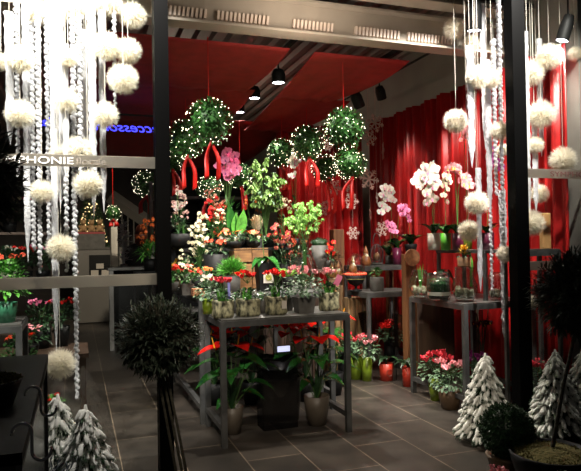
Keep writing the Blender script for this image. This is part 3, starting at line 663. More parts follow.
# dark-leaved phalaenopsis beside the crate, with square cream pot
t, k, r, h = plant('moth_orchid', 'dark green orchid with drooping leaves in a black pot with a cream square plate', 'plant', 265, 5.40, ZB, 'square', 17, 28, M_BLKM)
prt('square_plate', MB().box((1*k, -r-.004, h*.5), (10*k, .008, 11*k)), M_WHITEPOT, t)
prt('pot_disc', MB().lathe([(3.2*k, 0), (3.2*k, 1*k), (2*k, 1.2*k), (.001, .6*k)], 16), mat('olive_disc', (.3, .3, .05), .5), t, loc=(0, 0, 0)).matrix_local = Matrix.Translation((1*k, -r-.008, h*.5)) @ Matrix.Rotation(PI/2, 4, 'X')
strap(t, h, 9, 30*k, 11*k, M_GLOSS, .9, .9)
b = MB(); b.tube([(0, 0, h), (-2*k, 0, h+28*k), (-4*k, 0, h+48*k)], .004); prt('flower_stalk', b, M_STEM, t)
t, k, r, h = plant('bromeliad_bud', 'pale cream bud shaped like a pine cone above the dark orchid', 'plant', 258, 6.1, ZB, 'round', 12, 47, M_BLKM)
b = MB().tube([(0, 0, h*.9), (0, 0, h+8*k)], .005)
prt('stem', b, M_STEM, t); b = MB()
for i in range(70):
    u = i/70; a = i*2.4; rr_ = 6.5*k*math.sin(PI*(.10+.86*u)); b.leaf((rr_*math.cos(a)*.6, rr_*math.sin(a)*.6, h+(7+u*14)*k), (math.cos(a), math.sin(a), 1.2), 5*k, 3.4*k, -.1, (.7, 1, .6, 0))
prt('bud', b, mat('bud_cream', (.5, .4, .27), .6, var=.2, scale=40), t)
# cream / red fillers behind
dendro('cream blossom stems left of the lime green bouquet', 283, 6.5, ZR, 'cyl', 10, 10, M_BLKM, 0, 34, 11, 9, 24, 2.8, mat('petal_beige', (.55, .42, .28), .6, var=.3, scale=40), 'blossom_stems')
dendro('dark red roses between the dark orchid and the glass bottle', 279, 6.2, ZR, 'cyl', 12, 4, M_BLKM, 0, 9, 12, 10, 14, 3.0, mat('petal_dark_red', (.30, .02, .015), .5, var=.3, scale=40), 'rose_bowl', leafm=M_DARK)
dendro('white moth orchid rising in front of the back curtain, left of the curved stem', 296, 6.66, ZR, 'cyl', 8, 8, M_BLKM, -1, 70, 5, 13, 9, 4.6, M_WHITE, 'moth_orchid', m2=M_YEL, ng=6)
# stand with layered pots, orange pillars
t = thing('plant_stand', 'dark wooden plant stand behind the front table holding two grey pots', 'stand', ON(322, 6.6, 0)); q = t.location.x
prt('stand_top', MB().bb(-.19, .19, -.19, .19, 1.17, 1.20), M_DBOARD, t)
for sx in (-1, 1):
    for sy in (-1, 1): prt('leg', MB().box((sx*.17, sy*.17, .585), (.035, .035, 1.17)), M_DBOARD, t)
t, k, r, h = plant('cactus_pot', 'grey pot of round green cactus left of the orange wooden pillar', 'plant', 320, 6.6, 1.20, 'cyl', 17, 24, M_GREYPOT)
b = MB(); b.ball((0, 0, h+2*k), 8*k, 14, 8, (1, 1, .6)); 
for _ in range(260): d = rdir(0, 1); b.dia(V((d.x*8*k, d.y*8*k, h+2*k+d.z*4.8*k)), d, 1.6*k, .5*k)
prt('cactus', b, M_DARK, t)
dendro('dark red flower pot beside the round cactus', 330, 6.52, 1.20, 'round', 9, 9, M_GREYPOT, 0, 12, 8, 8, 10, 3, M_RED, 'flower_pot', leafm=M_DARK)
def board(name, label, px, Y, z0, z1, w, d, m, rz=0, cat='board'):
    p = ON(px, Y, z0); o = prt(name, MB().box((0, 0, (z1-z0)/2), (w, d, z1-z0)), m); o.location = p; o.rotation_euler = (0, 0, rz); bv = o.modifiers.new('b', 'BEVEL'); bv.width = .006; bv.segments = 2
    return tag(o, label, cat, 'wooden boards and pillars')
board('wooden_pillar', 'square orange wooden pillar in front of the back curtain, left of the lantern', 339, 7.35, 0, 1.68, .15, .15, M_BOARD, cat='pillar')
board('wooden_pillar', 'thin pale wooden pillar behind the burgundy pot', 391, 7.3, 0, 1.50, .10, .06, M_BOARD, cat='pillar')
board('wooden_pillar', 'tall brown wooden plank between the two right tables', 411, 5.85, 0, 1.37, .13, .10, M_BOARD, cat='pillar')
board('wooden_plank', 'dark brown board panel leaning behind the right table legs', 437, 5.62, 0, .90, .44, .03, M_DBOARD)
board('wooden_plank', 'greyish upright plank behind the right table, nearest the purple orchid', 482, 5.45, 0, .90, .22, .03, mat('grey_plank', (.12, .09, .06), .7, var=.3, scale=6))
board('wooden_board', 'upright light wooden board on the high table right of the right post', 545.5, 4.27, 1.42, 1.73, .085, .05, mat('light_board', (.45, .24, .09), .6, var=.15, scale=8))
t = thing('low_cabinet', 'low dark wooden cabinet at the back between the front table and the bark pedestals', 'cabinet', (2.62, 7.55, 0))
prt('body', MB().bb(-.40, .40, -.16, .16, 0, .98), M_DBOARD, t)
for sx in (-1, 1):
    o = prt('door', MB().bb(min(sx*.01, sx*.38), max(sx*.01, sx*.38), -.18, -.16, .05, .94), M_DBOARD, t); prt('knob', MB().ball((sx*.05, -.19, .6), .012, 8, 6), M_STEEL, o, True)
# bark pedestals
def pedestal(label, px, Y, z1, r):
    p = ON(px, Y, 0); b = MB(); n = 40; zs = 9; vs = []
    ph = [R.uniform(.82, 1.12) for _ in range(n)]
    for i in range(zs+1):
        for j in range(n):
            a = 2*PI*j/n; q = r*ph[j]*(1+.05*math.sin(i*1.3+j)); vs.append((q*math.cos(a), q*math.sin(a), z1*i/zs))
    b.add(vs, [(i*n+j, i*n+(j+1) % n, (i+1)*n+(j+1) % n, (i+1)*n+j) for i in range(zs) for j in range(n)]+[tuple(range(n))[::-1], tuple(zs*n+j for j in range(n))])
    o = prt('bark_pedestal', b, M_BARK, None); o.location = p; return tag(o, label, 'pedestal', 'bark pedestals')
pedestal('rough bark pedestal under the leftmost gnome terrarium', 333, 6.25, 1.03, .12)
pedestal('rough bark pedestal standing below the middle right steel table', 356, 6.5, .86, .13)

# gnome-like brown figures in glass terrariums
def gnome(label, px, Y, z, s=1):
    p = ON(px, Y, z); k = K(p)*s; t = thing('gnome_figure', label, 'figurine', p, group='brown gnome figures')
    prt('body', MB().lathe([(4.2*k, 0), (5*k, 3*k), (4*k, 8*k), (2*k, 10*k), (.001, 10.5*k)], 14), M_CONE, t, True)
    prt('head', MB().ball((0, 0, 11*k), 2.6*k, 10, 7), M_SKIN, t, True)
    prt('hat', MB().lathe([(2.9*k, 11.8*k), (2*k, 14*k), (1*k, 17*k), (.001, 19*k)], 12), M_CONE, t, True)
    prt('beard', MB().lathe([(.001, 6*k), (1.6*k, 8*k), (1.8*k, 10*k), (.001, 11*k)], 8, (0, -2*k, 0)), M_CREAM, t, True)
def cloche(name, label, px, Y, z, r, h, filled=None, wh=None):
    p = ON(px, Y, z); k = K(p); t = thing(name, label, 'glass', p)
    prt('glass_bowl', MB().lathe([(r*.5*k, 0), (r*.6*k, 1*k), (r*k, h*.4*k), (r*.97*k, h*.65*k), (r*.62*k, h*k), (r*.58*k, h*k), (r*.9*k, h*.64*k), (r*.93*k, h*.4*k), (r*.5*k, 2.2*k), (.001, 2*k)], 28), G_VASE, t, True)
    return t, k, p
t, k, p = cloche('glass_terrarium', 'glass bowl on the bark pedestal with two brown gnomes', 335, 6.25, 1.03, 9, 24)
prt('gravel', MB().lathe([(5*k, 2.5*k), (7.6*k, 7*k), (6*k, 8*k), (.001, 8.5*k)], 18), M_SHELL, t)
gnome('small brown gnome figure, left one in the terrarium on the bark pedestal', 332, 6.22, p.z+8*k, .8); gnome('small brown gnome figure, right one in the terrarium on the bark pedestal', 338.5, 6.26, p.z+8*k, .8)
p = ON(356, 6.26, ZC); k = K(p); t = thing('black_bowl_terrarium', 'black footed bowl rimmed with red berries and a glass dome', 'bowl', p)
prt('bowl', MB().lathe([(6*k, 0), (6*k, 1*k), (1.5*k, 2*k), (1.5*k, 5*k), (7*k, 8*k), (11*k, 16*k), (10.2*k, 16*k), (6*k, 10*k), (.001, 9*k)], 24), M_BLKM, t, True)
b = MB()
for i in range(26): a = 2*PI*i/26; b.ball((10*k*math.cos(a), 10*k*math.sin(a), 17*k), 1.5*k, 6, 4)
prt('berry_rim', b, M_CORAL, t, True)
prt('moss_filling', MB().lathe([(9.8*k, 12*k), (7*k, 18*k), (.001, 19*k)], 18), M_MOSS, t)
prt('glass_dome', MB().lathe([(9*k, 17*k), (9.5*k, 24*k), (7*k, 33*k), (3*k, 37*k), (.001, 38*k)], 24), G_VASE, t, True)
gnome('larger brown gnome figure under the glass dome of the black bowl', 353, 6.25, p.z+19*k, .85)
gnome('single brown gnome figure on the tall table left of the lantern', 366, 6.75, 1.22, 1.05)
# lantern (wire cage) + burgundy pot + gate handle
p = ON(377, 6.8, 1.22); k = K(p); t = thing('wire_lantern', 'rounded wire and glass lantern with a tall loop handle', 'lantern', p)
prt('lantern_base', MB().lathe([(4*k, 0), (6*k, 1*k), (6*k, 2.5*k), (.001, 2.6*k)], 18), M_GREYPOT, t)
b = MB()
for i in range(8):
    a = 2*PI*i/8; b.tube([(q*k*math.cos(a), q*k*math.sin(a), z*k) for q, z in ((5.5, 2), (6.6, 8), (6.4, 14), (4, 19), (1, 21))], .0035, 5)
prt('wire_cage', b, M_STEEL, t); prt('glass', MB().lathe([(5*k, 2.5*k), (6*k, 8*k), (5.8*k, 14*k), (3*k, 19*k)], 20), G_VASE, t, True)
prt('handle', MB().tube([(4*k*math.cos(a), 0, 21*k+11*k*math.sin(a)) for a in [PI*i/12 for i in range(13)]], .004, 6), M_STEEL, t)
prt('candle_filling', MB().ball((0, 0, 8*k), 3.6*k, 10, 6, (1, 1, 1.2)), M_CONE, t, True)
t, k, r, h = plant('succulent_pot', 'small rosette plant in a ribbed dark grey round pot', 'plant', 377, 6.15, ZC, 'ribbed', 15, 14, M_GREYPOT)
mound(t, h, 6*k, 9*k, 70, 4*k, 2.5*k, M_LEAF); blooms(t, 'cluster', M_CREAM, 3, h+6*k, 4*k, 1.4*k)
def phal(label, px, Y, z, pk, w, hp, pm, sprays, fs, m, m2=None, nleaf=6, leafL=27, name='moth_orchid'):
    t, k, r, h = plant(name, label, 'orchid', px, Y, z, pk, w, hp, pm)
    strap(t, h*.9, nleaf, leafL*k, 8.5*k, M_GLOSS, .9, .45)
    for pts, n in sprays: spray(t, (0, 0, h*.9), [(a*k, y_*k, h+c*k) for a, y_, c in pts], n, fs*k, m, m2)
    return t, k, r, h
phal('magenta and white orchid in a burgundy pot on the tall back table', 397, 6.72, 1.22, 'cyl', 9, 17, M_PURPOT, [(((2, 0, 24), (6, -2, 42), (9, -4, 30)), 9), (((-4, 0, 16), (-10, -2, 26)), 6)], 3.8, M_MAG, M_WHITE)
phal('white moth orchid leaning left near the snowflakes by the curtain', 389, 6.95, 1.22, 'cyl', 8, 9, M_GREYPOT, [(((4, 0, 40), (-2, -2, 68), (-8, -3, 42)), 12)], 4.6, M_WHITE, M_YEL)
phal('big leafy orchid without flowers on top of the brown plank', 411, 5.85, 1.37, 'round', 13, 10, M_BLKM, [(((-2, 0, 20), (-9, -2, 32)), 2)], 2.6, M_MAG, None, 8, 26)
p = ON(410.5, 5.76, 1.30); k = K(p); o = prt('wood_slice', MB().lathe([(8.5*k, -.012), (8.8*k, 0), (8.5*k, .012)], 24), M_BOARD); o.matrix_world = Matrix.Translation(ON(412, 5.74, 1.33)) @ Matrix.Rotation(PI/2, 4, 'X'); tag(o, 'round slice of wood fixed on the brown plank top', 'wood slice')
# on the riser shelf
phal('large white moth orchid arching left, in the pale pink pot on the riser shelf', 434, 5.25, ZF, 'cyl', 13, 17, M_WHITEPOT, [(((-2, 0, 45), (-6, -2, 66), (-24, -5, 47)), 11), (((1, 0, 40), (-6, -3, 55), (-9, -6, 28)), 10)], 6.0, M_WHITE, M_YEL)
phal('small pink lipped white orchid in the bright green pot on the riser shelf', 446, 5.08, ZF, 'cyl', 11, 17, M_GREENPOT, [(((1, 0, 40), (0, -2, 56), (-4, -5, 30)), 9)], 4.0, M_CREAM, M_MAG)
phal('white and pink moth orchid in the deep purple pot on the riser shelf', 458, 4.92, ZF, 'cyl', 12, 17, M_PURPOT, [(((-1, 0, 50), (-3, -2, 66), (-12, -4, 62)), 6), (((2, 0, 42), (6, -2, 56), (8, -4, 46)), 7)], 5.4, M_PINK, M_YEL)
phal('purple orchid behind the icicles at the right end of the riser shelf', 488, 4.75, ZF, 'cyl', 13, 17, M_PURPOT, [(((2, 0, 50), (8, -2, 82), (12, -3, 62)), 10)], 4.6, M_PURPLE, M_YEL)
phal('small lilac orchid high in front of the curtain beside the icicles', 468, 5.3, ZF, 'cyl', 9, 17, M_LIMEPOT, [(((-1, 0, 70), (-4, -2, 108), (-7, -3, 90)), 6)], 3.6, M_PINK, M_PURPLE)
# shelf terrariums
t, k, p = cloche('glass_vase', 'round glass vase of shells at the left end of the right table', 420, 5.12, ZE, 11, 28)
b = MB()
for i in range(26): d = rdir(-.7, .3); b.ball((d.x*6*k, d.y*6*k, 9*k+d.z*5*k), R.uniform(1.6, 2.8)*k, 7, 5)
prt('shells', b, M_SHELL, t, True); b = MB()
for i in range(3): b.leaf((i*k, 0, 10*k), (.1*i-.1, 0, 1), 24*k, 2.2*k, 0)
prt('shoots', b, M_BRIGHT, t)
p = ON(439, 4.86, ZE); k = K(p); t = thing('glass_terrarium', 'wide dark glass terrarium with succulents and a white sand layer', 'terrarium', p)
prt('glass_bowl', MB().lathe([(10*k, 0), (12*k, 3*k), (12.8*k, 10*k), (12*k, 20*k), (11*k, 27*k), (11.6*k, 10*k), (9*k, 1.5*k), (.001, 1.2*k)], 28), G_VASE, t, True)
prt('soil_layer', MB().lathe([(9*k, 1.6*k), (11.2*k, 5*k), (.001, 5*k)], 24), M_SOIL, t); prt('sand_layer', MB().lathe([(11.3*k, 5*k), (11.5*k, 8.5*k), (.001, 9*k)], 24), M_WHITEPOT, t)
prt('moss_layer', MB().lathe([(11.4*k, 8.6*k), (11*k, 17*k), (6*k, 19*k), (.001, 20*k)], 24), M_TERRAG, t)
for i in range(4):
    a = i*1.6+.3; put(get_bloom('bract', M_PALE, M_PALE), t, (7*k*math.cos(a), 6*k*math.sin(a), 20*k), 4.2*k, (0, 0, i), 'succulent')
t, k, r, h = plant('potted_orchid_leaves', 'brown pot with curling dark leaves behind the dark terrarium', 'plant', 444, 5.22, ZE, 'cyl', 14, 24, M_TAUPE)
strap(t, h, 5, 17*k, 4*k, M_DARK, .8, 1.3)
p = ON(465, 4.64, ZE); k = K(p); t = thing('glass_vase', 'tall waisted glass vase of shells holding the yellow bromeliad', 'vase', p)
prt('glass_body', MB().lathe([(8*k, 0), (9*k, 2*k), (12.5*k, 10*k), (12.5*k, 17*k), (9.5*k, 24*k), (9.5*k, 34*k), (10*k, 34.5*k), (9*k, 34*k), (9*k, 24*k), (11.8*k, 17*k), (11.8*k, 10*k), (8*k, 3*k), (.001, 2.5*k)], 28), G_VASE, t, True)
b = MB()
for i in range(34): d = rdir(-.7, .6); b.ball((d.x*7.5*k, d.y*7.5*k, 10*k+d.z*5*k), R.uniform(1.8, 3.2)*k, 7, 5)
prt('shells', b, M_SHELL, t, True)
t2 = thing('bromeliad', 'yellow star shaped bromeliad in a wooden cup on the glass vase', 'plant', p+V((0, 0, 34.6*k)))
prt('cup', MB().lathe([(7*k, 0), (6.5*k, 1*k), (6.8*k, 10*k), (6*k, 10*k), (.001, 9*k)], 18), M_CRATE, t2, True)
mound(t2, 10*k, 6*k, 6*k, 50, 5*k, 2*k, M_DARK); b = MB()
for i in range(22): a = i*2.4; e = .3+i*.08; b.leaf((0, 0, 12*k+i*.2*k), (math.cos(a), math.sin(a), e), 9*k, 2.6*k, .1, (.5, 1, .7, 0))
prt('yellow_bracts', b, M_YEL, t2)
b = MB().tube([(6*k, -2*k, -20*k), (7*k, -3*k, 4*k), (5*k, -2*k, 14*k), (2*k, 0, 12*k)], 1.3*k, 8); prt('green_stem', b, M_BRIGHT, t2, True)
t, k, p = cloche('glass_vase', 'small glass vase of shells half hidden behind the hanging icicles', 496, 4.60, ZE, 9, 28)
b = MB()
for i in range(20): d = rdir(-.7, .4); b.ball((d.x*4.5*k, d.y*4.5*k, 8*k+d.z*4*k), R.uniform(1.6, 2.6)*k, 7, 5)
prt('shells', b, M_SHELL, t, True)

# ================================================================== FLOOR PLANTS
def anthurium(label, px, Y, w, hp, leaves, sp, pm=M_TAUPE):
    t, k, r, h = plant('anthurium', label, 'plant', px, Y, 0, 'round', w, hp, pm, 'red anthuriums under the front table')
    for (ex, ey, ez, L) in leaves:       # leaf attachment offset in px
        p1 = V((ex*k, ey*k, h+ez*k)); heartleaf(t, (0, 0, h*.8), p1-V((0, 0, h*.8)), (p1-V((0, 0, h*.8))).length, L*k*1.3, L*k*.75, droop=.5)
    for (ex, ey, ez, L, f) in sp: spathe(t, (0, 0, h*.8), (ex*k, ey*k, h+ez*k), L*k*1.25, f)
    b = MB()
    for _ in range(26):
        a = R.uniform(0, 6.28); b.leaf((0, 0, h*.8), (math.cos(a)*.3, math.sin(a)*.3, 1), R.uniform(15, 40)*k, 4*k, .1)
    prt('foliage', b, M_DARK, t)
anthurium('red anthurium in a taupe pot under the left end of the front table', 232, 4.78, 24, 27,
          [(8, -8, 48, 30), (-3, -12, 38, 26), (-14, -6, 32, 26), (20, -6, 42, 28), (12, -8, 14, 20), (-8, -8, 8, 16), (2, 6, 50, 26), (16, 6, 30, 22), (-16, 3, 44, 22), (20, -12, 24, 20)],
          [(-18, -8, 60, 19, PI), (6, -6, 62, 18, -1.2), (-6, 4, 62, 16, -2.4), (22, 4, 58, 16, -.6)])
anthurium('red anthurium in a taupe pot under the right end of the front table', 317, 4.74, 26, 29,
          [(12, -8, 44, 28), (-2, -10, 40, 24), (-14, -6, 36, 24), (18, -6, 30, 26), (6, -10, 20, 22), (-10, -8, 16, 18), (2, 8, 48, 24), (10, 2, 12, 20), (-18, 2, 22, 20)],
          [(0, -10, 60, 18, -1.8), (12, -2, 57, 15, -.9), (-14, 2, 58, 15, -2.4)])
for i, (px, Y, lab, pm) in enumerate(((252, 5.6, 'deep red anthurium at the back below the tables, left of the dark bucket', M_BLKM), (283, 5.65, 'deep red anthurium at the back below the tables, behind the dark bucket', M_BLKM), (305, 5.5, 'deep red anthurium at the back, left behind the right taupe pot', M_BLKM), (334, 5.6, 'deep red anthurium at the back near the right table leg', M_BLKM), (215, 5.7, 'deep red anthurium at the back behind the left taupe pot', M_BLKM))):
    anthurium(lab, px, Y, 20, 22, [(R.uniform(-20, 20), R.uniform(-12, 10), R.uniform(15, 48), R.uniform(16, 24)) for _ in range(9)], [(R.uniform(-20, 20), R.uniform(-12, 4), R.uniform(44, 60), R.uniform(12, 16), R.uniform(-2.6, -.5)) for _ in range(6)], pm)
p = ON(281, 5.0, 0); k = K(p); t = thing('black_bucket', 'large glossy black bucket in the middle under the front table', 'bucket', p)
prt('body', MB().lathe([(18*k, 0), (23*k, 52*k), (24*k, 53*k), (22*k, 53*k), (20*k, 40*k), (.001, 40*k)], 30), mat('gloss_black_plastic', (.02, .02, .022), .2), t, True)
prt('rim_band', MB().lathe([(22.8*k, 42*k), (23.6*k, 42*k), (23.8*k, 44*k), (23*k, 44*k)], 30), M_STEEL, t, True)
p = ON(281, 4.72, 0); k = K(p); t = thing('acrylic_sign_holder', 'smoked acrylic holder with a small pale lit sign face', 'sign', p)
prt('acrylic_sheet', MB().box((0, 0, 38*k), (36*k, .006, 76*k)), G_ACR, t); prt('side_sheet', MB().box((-17.8*k, .09, 38*k), (.006, .17, 76*k)), G_ACR, t)
prt('sign_face', MB().box((4*k, -.006, 80*k), (13*k, .006, 5.5*k)), M_SCREEN, t); prt('sign_bracket', MB().box((4*k, 0, 76.5*k), (14*k, .008, 2*k)), M_BLKM, t)
# right-hand floor plants
def grp(label, px, Y, pk, w, hp, pm, fm, lw, lh, fw, nf, z=0, kind='cyclamen', fs=4.8, lm=M_SILVER): return cyc(label, px, Y, z, pk, w, hp, pm, fm, lw, lh, fw, nf, fs, group='floor cyclamen', leafm=lm, kind=kind, nl=150)
grp('pinkish red cyclamen in a lime pot, the left one under the middle right table', 356, 6.15, 'cyl', 13, 22, M_LIMEPOT, M_PINKRED, 34, 18, 24, 10)
grp('pink cyclamen in a narrow lime pot beside the table leg on the floor', 367, 6.02, 'cyl', 11, 24, M_LIMEPOT, M_PINK, 24, 18, 22, 9)
grp('red cyclamen on a dark pot at the left beside the bark pedestal', 344, 5.9, 'cyl', 12, 34, M_BLKM, M_PINKRED, 22, 14, 16, 8)
grp('red cyclamen partly hidden behind the middle table leg', 390, 6.9, 'cyl', 12, 20, M_BLKM, M_RED, 26, 16, 24, 8)
grp('large red cyclamen in a lime pot between the right table legs', 436, 5.02, 'round', 15, 20, M_LIMEPOT, M_PINKRED, 34, 24, 30, 14)
grp('white edged pink cyclamen in a brown pot in front of the red one', 450, 4.72, 'round', 23, 19, M_BROWNPOT, M_PINK, 34, 26, 26, 14)
grp('purple cyclamen between the right table leg and the first snowy tree', 477, 4.78, 'round', 18, 20, M_BLKM, M_PURPLE, 32, 26, 28, 12)
grp('pink cyclamen behind the right window between the snowy trees', 541, 4.30, 'round', 20, 22, M_BLKM, M_PINKRED, 34, 28, 24, 12)
p = ON(481, 5.25, 0)
t, k, r, h = plant('dark_orchid', 'thin dark branching orchid silhouette below the right table', 'orchid', 483, 5.2, 0, 'cyl', 10, 14, M_BLKM)
b = MB()
for i in range(7):
    a = i*.9; b.tube([(0, 0, h), (2*k*math.cos(a), 2*k*math.sin(a), h+30*k), ((4+i)*k*math.cos(a), 4*k*math.sin(a), h+(50+3*i)*k)], .004)
prt('branches', b, M_TWIG, t); blooms(t, 'orchid', mat('petal_maroon', (.05, .01, .015), .6), 9, h+52*k, 10*k, 3*k, stems=False)
for lab, px, Y, w, hp, lm in (('red pot with a round emblem and dark strap leaves, left of the table leg', 386.5, 5.95, 14, 17, M_DARK), ('slim red pot with strap leaves right beside the right table leg', 408, 5.62, 11, 19, M_DARK)):
    t, k, r, h = plant('strap_leaf_plant', lab, 'plant', px, Y, 0, 'cyl', w, hp, M_REDPOT, 'red floor pots'); strap(t, h, 8, 26*k, 4.5*k, lm, .9, .7)
    if px < 400: o = prt('emblem', MB().tube([(3.2*k*math.cos(a), -r-.001, h*.5+3.2*k*math.sin(a)) for a in [2*PI*i/16 for i in range(17)]], .003, 5), mat('emblem_brown', (.2, .06, .04), .6), t)
for lab, px, Y, z, rx, w, hgt in (('smoked clear plastic sheet leaning beside the brown plank', 397, 5.9, .36, .22, .16, .36), ('clear plastic cone wrap near the bark pedestal', 365, 6.35, .45, -.2, .10, .26)):
    p = ON(px, Y, 0); t = thing('plastic_sleeve', lab, 'wrap', p); prt('sleeve', MB().box((0, 0, z+hgt/2), (w, .006, hgt), Matrix.Rotation(rx, 3, 'Y')), G_ACR, t); prt('support_rod', MB().tube([(0, .012, 0), (0, .012, z+.1)], .004), M_BLKM, t)

# ================================================================== HANGING TOPIARY BALLS WITH FAIRY LIGHTS
def topiary(label, px, py, Y, rpx, ribs=(), ztop=3.3, nb=88, m=M_LEAF, egg=1):
    p = W(px, py, Y); k = K(p); r = rpx*k; t = thing('topiary_ball', label, 'hanging ball', p, group='hanging leaf balls with fairy lights')
    b = MB(); b.ball((0, 0, 0), r*.72, 14, 9, (1, 1, egg))
    for _ in range(620):
        d = rdir(); q = R.uniform(.68, .95); b.leaf((d.x*r*q, d.y*r*q, d.z*r*q*egg), d+rdir()*.9, r*.2, r*.11, .1, (.4, 1, 0))
    prt('foliage', b, m, t); b = MB()
    for _ in range(nb):
        d = rdir(); b.ball((d.x*r, d.y*r, d.z*r*egg), max(.0035, r*.019), 5, 3)
    prt('fairy_lights', b, M_BULB, t, kind='stuff')
    prt('hanging_ribbon', MB().tube([(0, 0, r*.9), (0, 0, ztop-p.z)], .004, 4), M_RIB, t)
    for (x0, x1, L) in ribs:             # bottom ribbon bow tails in px
        for s, xx in ((-1, x0), (1, x1)):
            b = MB(); n = 9; w = 2.3*k; vs = []
            for i in range(n):
                u = i/(n-1); x = xx*k*min(1, math.sin(min(u*3, 1.5))); z = -r*.9-L*k*u; y = -r*.35+.012*math.sin(u*7+s)
                vs += [(x-w*(.7+.3*u), y, z), (x+w*(.7+.3*u), y-.008*s, z+(3*k if i == n-1 else 0))]
            b.add(vs, [(2*i, 2*i+1, 2*i+3, 2*i+2) for i in range(n-1)]); o = prt('ribbon_tail', b, M_RIB, t, True); md = o.modifiers.new('t', 'SOLIDIFY'); md.thickness = .002
        prt('ribbon_knot', MB().ball((0, -r*.3, -r*.9), 1.8*k, 8, 6), M_RIB, t, True)
topiary('big leaf ball with fairy lights, uppermost on the left, hung from the girder', 209, 122, 5.15, 24, [(-5, 7, 38)], 3.29)
topiary('leaf ball lower left of the uppermost left one, with two red ribbon tails', 186, 139, 6.4, 20, [(-4, 7, 34)], 3.05)
topiary('leaf ball partly hidden behind the left post, with short ribbon', 172, 157, 7.3, 15, [(1, 6, 26)], 3.0)
topiary('leaf ball seen through the left window, left of the post, with red tails', 146, 184, 8.9, 14, [(-6, 3, 18)], 3.9)
topiary('small low leaf ball left of the magenta orchid, with looped ribbons', 209, 187, 7.2, 14, [(-7, 7, 22)], 3.0, egg=.8)
topiary('small leaf ball right behind the magenta orchid', 240, 176, 7.2, 13, [(2, 4, 24)], 3.0)
topiary('leaf ball in the centre above the green lantern plant', 282, 153, 7.0, 15, [(0, 4, 26)], 3.06)
topiary('leaf ball in the centre, right neighbour overlapping the next one up', 307, 143, 6.5, 18, [(-4, 8, 30)], 3.06)
topiary('big leaf ball with fairy lights, highest on the right side', 344, 128, 5.35, 21, [], 3.29)
topiary('leaf ball hanging directly below the highest right one, with a long red loop', 350, 163, 6.4, 17, [(-11, -2, 34)], 3.06)
topiary('leaf ball at the lower right, behind a pale star flake', 325, 168, 7.0, 14, [(2, 8, 34)], 3.0)
topiary('tiny leaf ball above the white column seen far back through the left window', 113, 213, 10.5, 8, [(-2, 3, 7)], 3.9, nb=40)

# ================================================================== SNOWFLAKES
def flake_mesh(seed):
    b = MB(); rr = random.Random(seed)
    b.lathe([(.16, -.02), (.16, .02)], 6)
    for i in range(6):
        a = PI/3*i; M = Matrix.Rotation(a, 3, 'Z')
        b.box(M @ V((.5, 0, 0)), (.95, .15, .06), M)
        for u, l in ((.45, .34), (.72, .26)):
            for s in (-1, 1):
                M2 = Matrix.Rotation(a+s*PI/3, 3, 'Z'); b.box(M @ V((u, 0, 0))+M2 @ V((l/2, 0, 0)), (l, .10, .05), M2)
        b.box(M @ V((.95, 0, 0)), (.12, .2, .05), M)
    b.v = [(x, z, y) for x, y, z in b.v]; return b.mesh('ice_crystal', M_FLAKE)
FM = [flake_mesh(i) for i in range(2)]
fl = [(375, 123, 9.5, 0, 'pale snowflake hanging highest, at the ceiling edge above the curtain'), (370, 138, 8.5, .2, 'pale snowflake second from the top, just under the highest'), (383, 151, 9, 1.2, 'narrow edge-on snowflake in front of the bright curtain fold'),
      (328, 146, 6, .3, 'small snowflake between the two upper right leaf balls'), (320, 171, 8, .4, 'pale star snowflake in front of the lower right leaf ball'), (369, 179, 11, 0, 'largest snowflake, alone right of the leaf balls'),
      (334, 187, 8.5, .1, 'snowflake below the ribbon loop, left of the largest'), (331, 203, 7, .3, 'snowflake low beside the lime green bouquet'), (322, 209, 8, .2, 'lowest left snowflake just right of the lime green bouquet'), (351, 201, 8.5, 0, 'snowflake below and left of the largest one'),
      (377, 198, 6, .9, 'small dim snowflake left of the leaning white orchid'), (370, 214, 7, 1.25, 'edge-on narrow snowflake above the wire lantern'), (353, 233, 7, 0, 'snowflake hanging low right of the orange wooden pillar'), (382, 229, 8, .2, 'snowflake hanging low above the wire lantern'), (348, 186, 6, .4, 'small snowflake behind the ribbon tail of the right ball')]
for px, py, rp, ry, lab in fl:
    p = W(px, py, 7.35 if px > 315 else 7); k = K(p); t = thing('snowflake', lab, 'snowflake', p, ry, 'hanging snowflakes')
    o = prt('ice_crystal', FM[0], None, t); o.scale = (rp*k,)*3; o.rotation_euler = (0, R.uniform(-.3, .3), 0)
    prt('thread', MB().tube([(0, 0, rp*k*.9), (0, 0, (3.93 if p.x > 3.05 else 3.07)-p.z)], .0015, 4), M_FLAKE, t)

# ================================================================== WINDOW DECORATION: ICICLES AND POMPOMS
def icicle(label, px, y0, y1, wpx, Y, kind):
    p = W(px, y0, Y); k = K(p); L = (y1-y0)*k; r = wpx*k/2; t = thing('icicle_garland', label, 'icicle decoration', p, group='hanging white glitter icicles')
    b = MB(); n = max(10, int(L/.016)) if kind == 'bead' else max(8, int(L/.03)); m = 8
    if kind == 'bead':
        for i in range(n):
            u = i/n; q = r*(1-.3*u)*R.uniform(.8, 1.15); a = i*2.4; b.ball((q*.3*math.cos(a), q*.3*math.sin(a), -L*u-r*.3), q*.85, 6, 4, (1, 1, 1))
    else:
        vs = []
        for i in range(n+1):
            u = i/n; q = r*(1-.2*u if u < .85 else (1-.17)*max(.06, 1-(u-.85)/.15*.95))
            for j in range(m):
                a = 2*PI*j/m+i*.35; qq = q*R.uniform(.78, 1.1); vs.append((qq*math.cos(a), qq*math.sin(a)*.7, -L*u))
        b.add(vs, [(i*m+j, i*m+(j+1) % m, (i+1)*m+(j+1) % m, (i+1)*m+j) for i in range(n) for j in range(m)]+[tuple(range(m)), tuple(n*m+j for j in range(m))[::-1]])
    prt('icicle', b, M_ICE, t, kind == 'bead')
    prt('cord', MB().tube([(0, 0, -.002), (0, 0, 3.93-p.z)], .0015, 4), M_WHITEPOT, t)
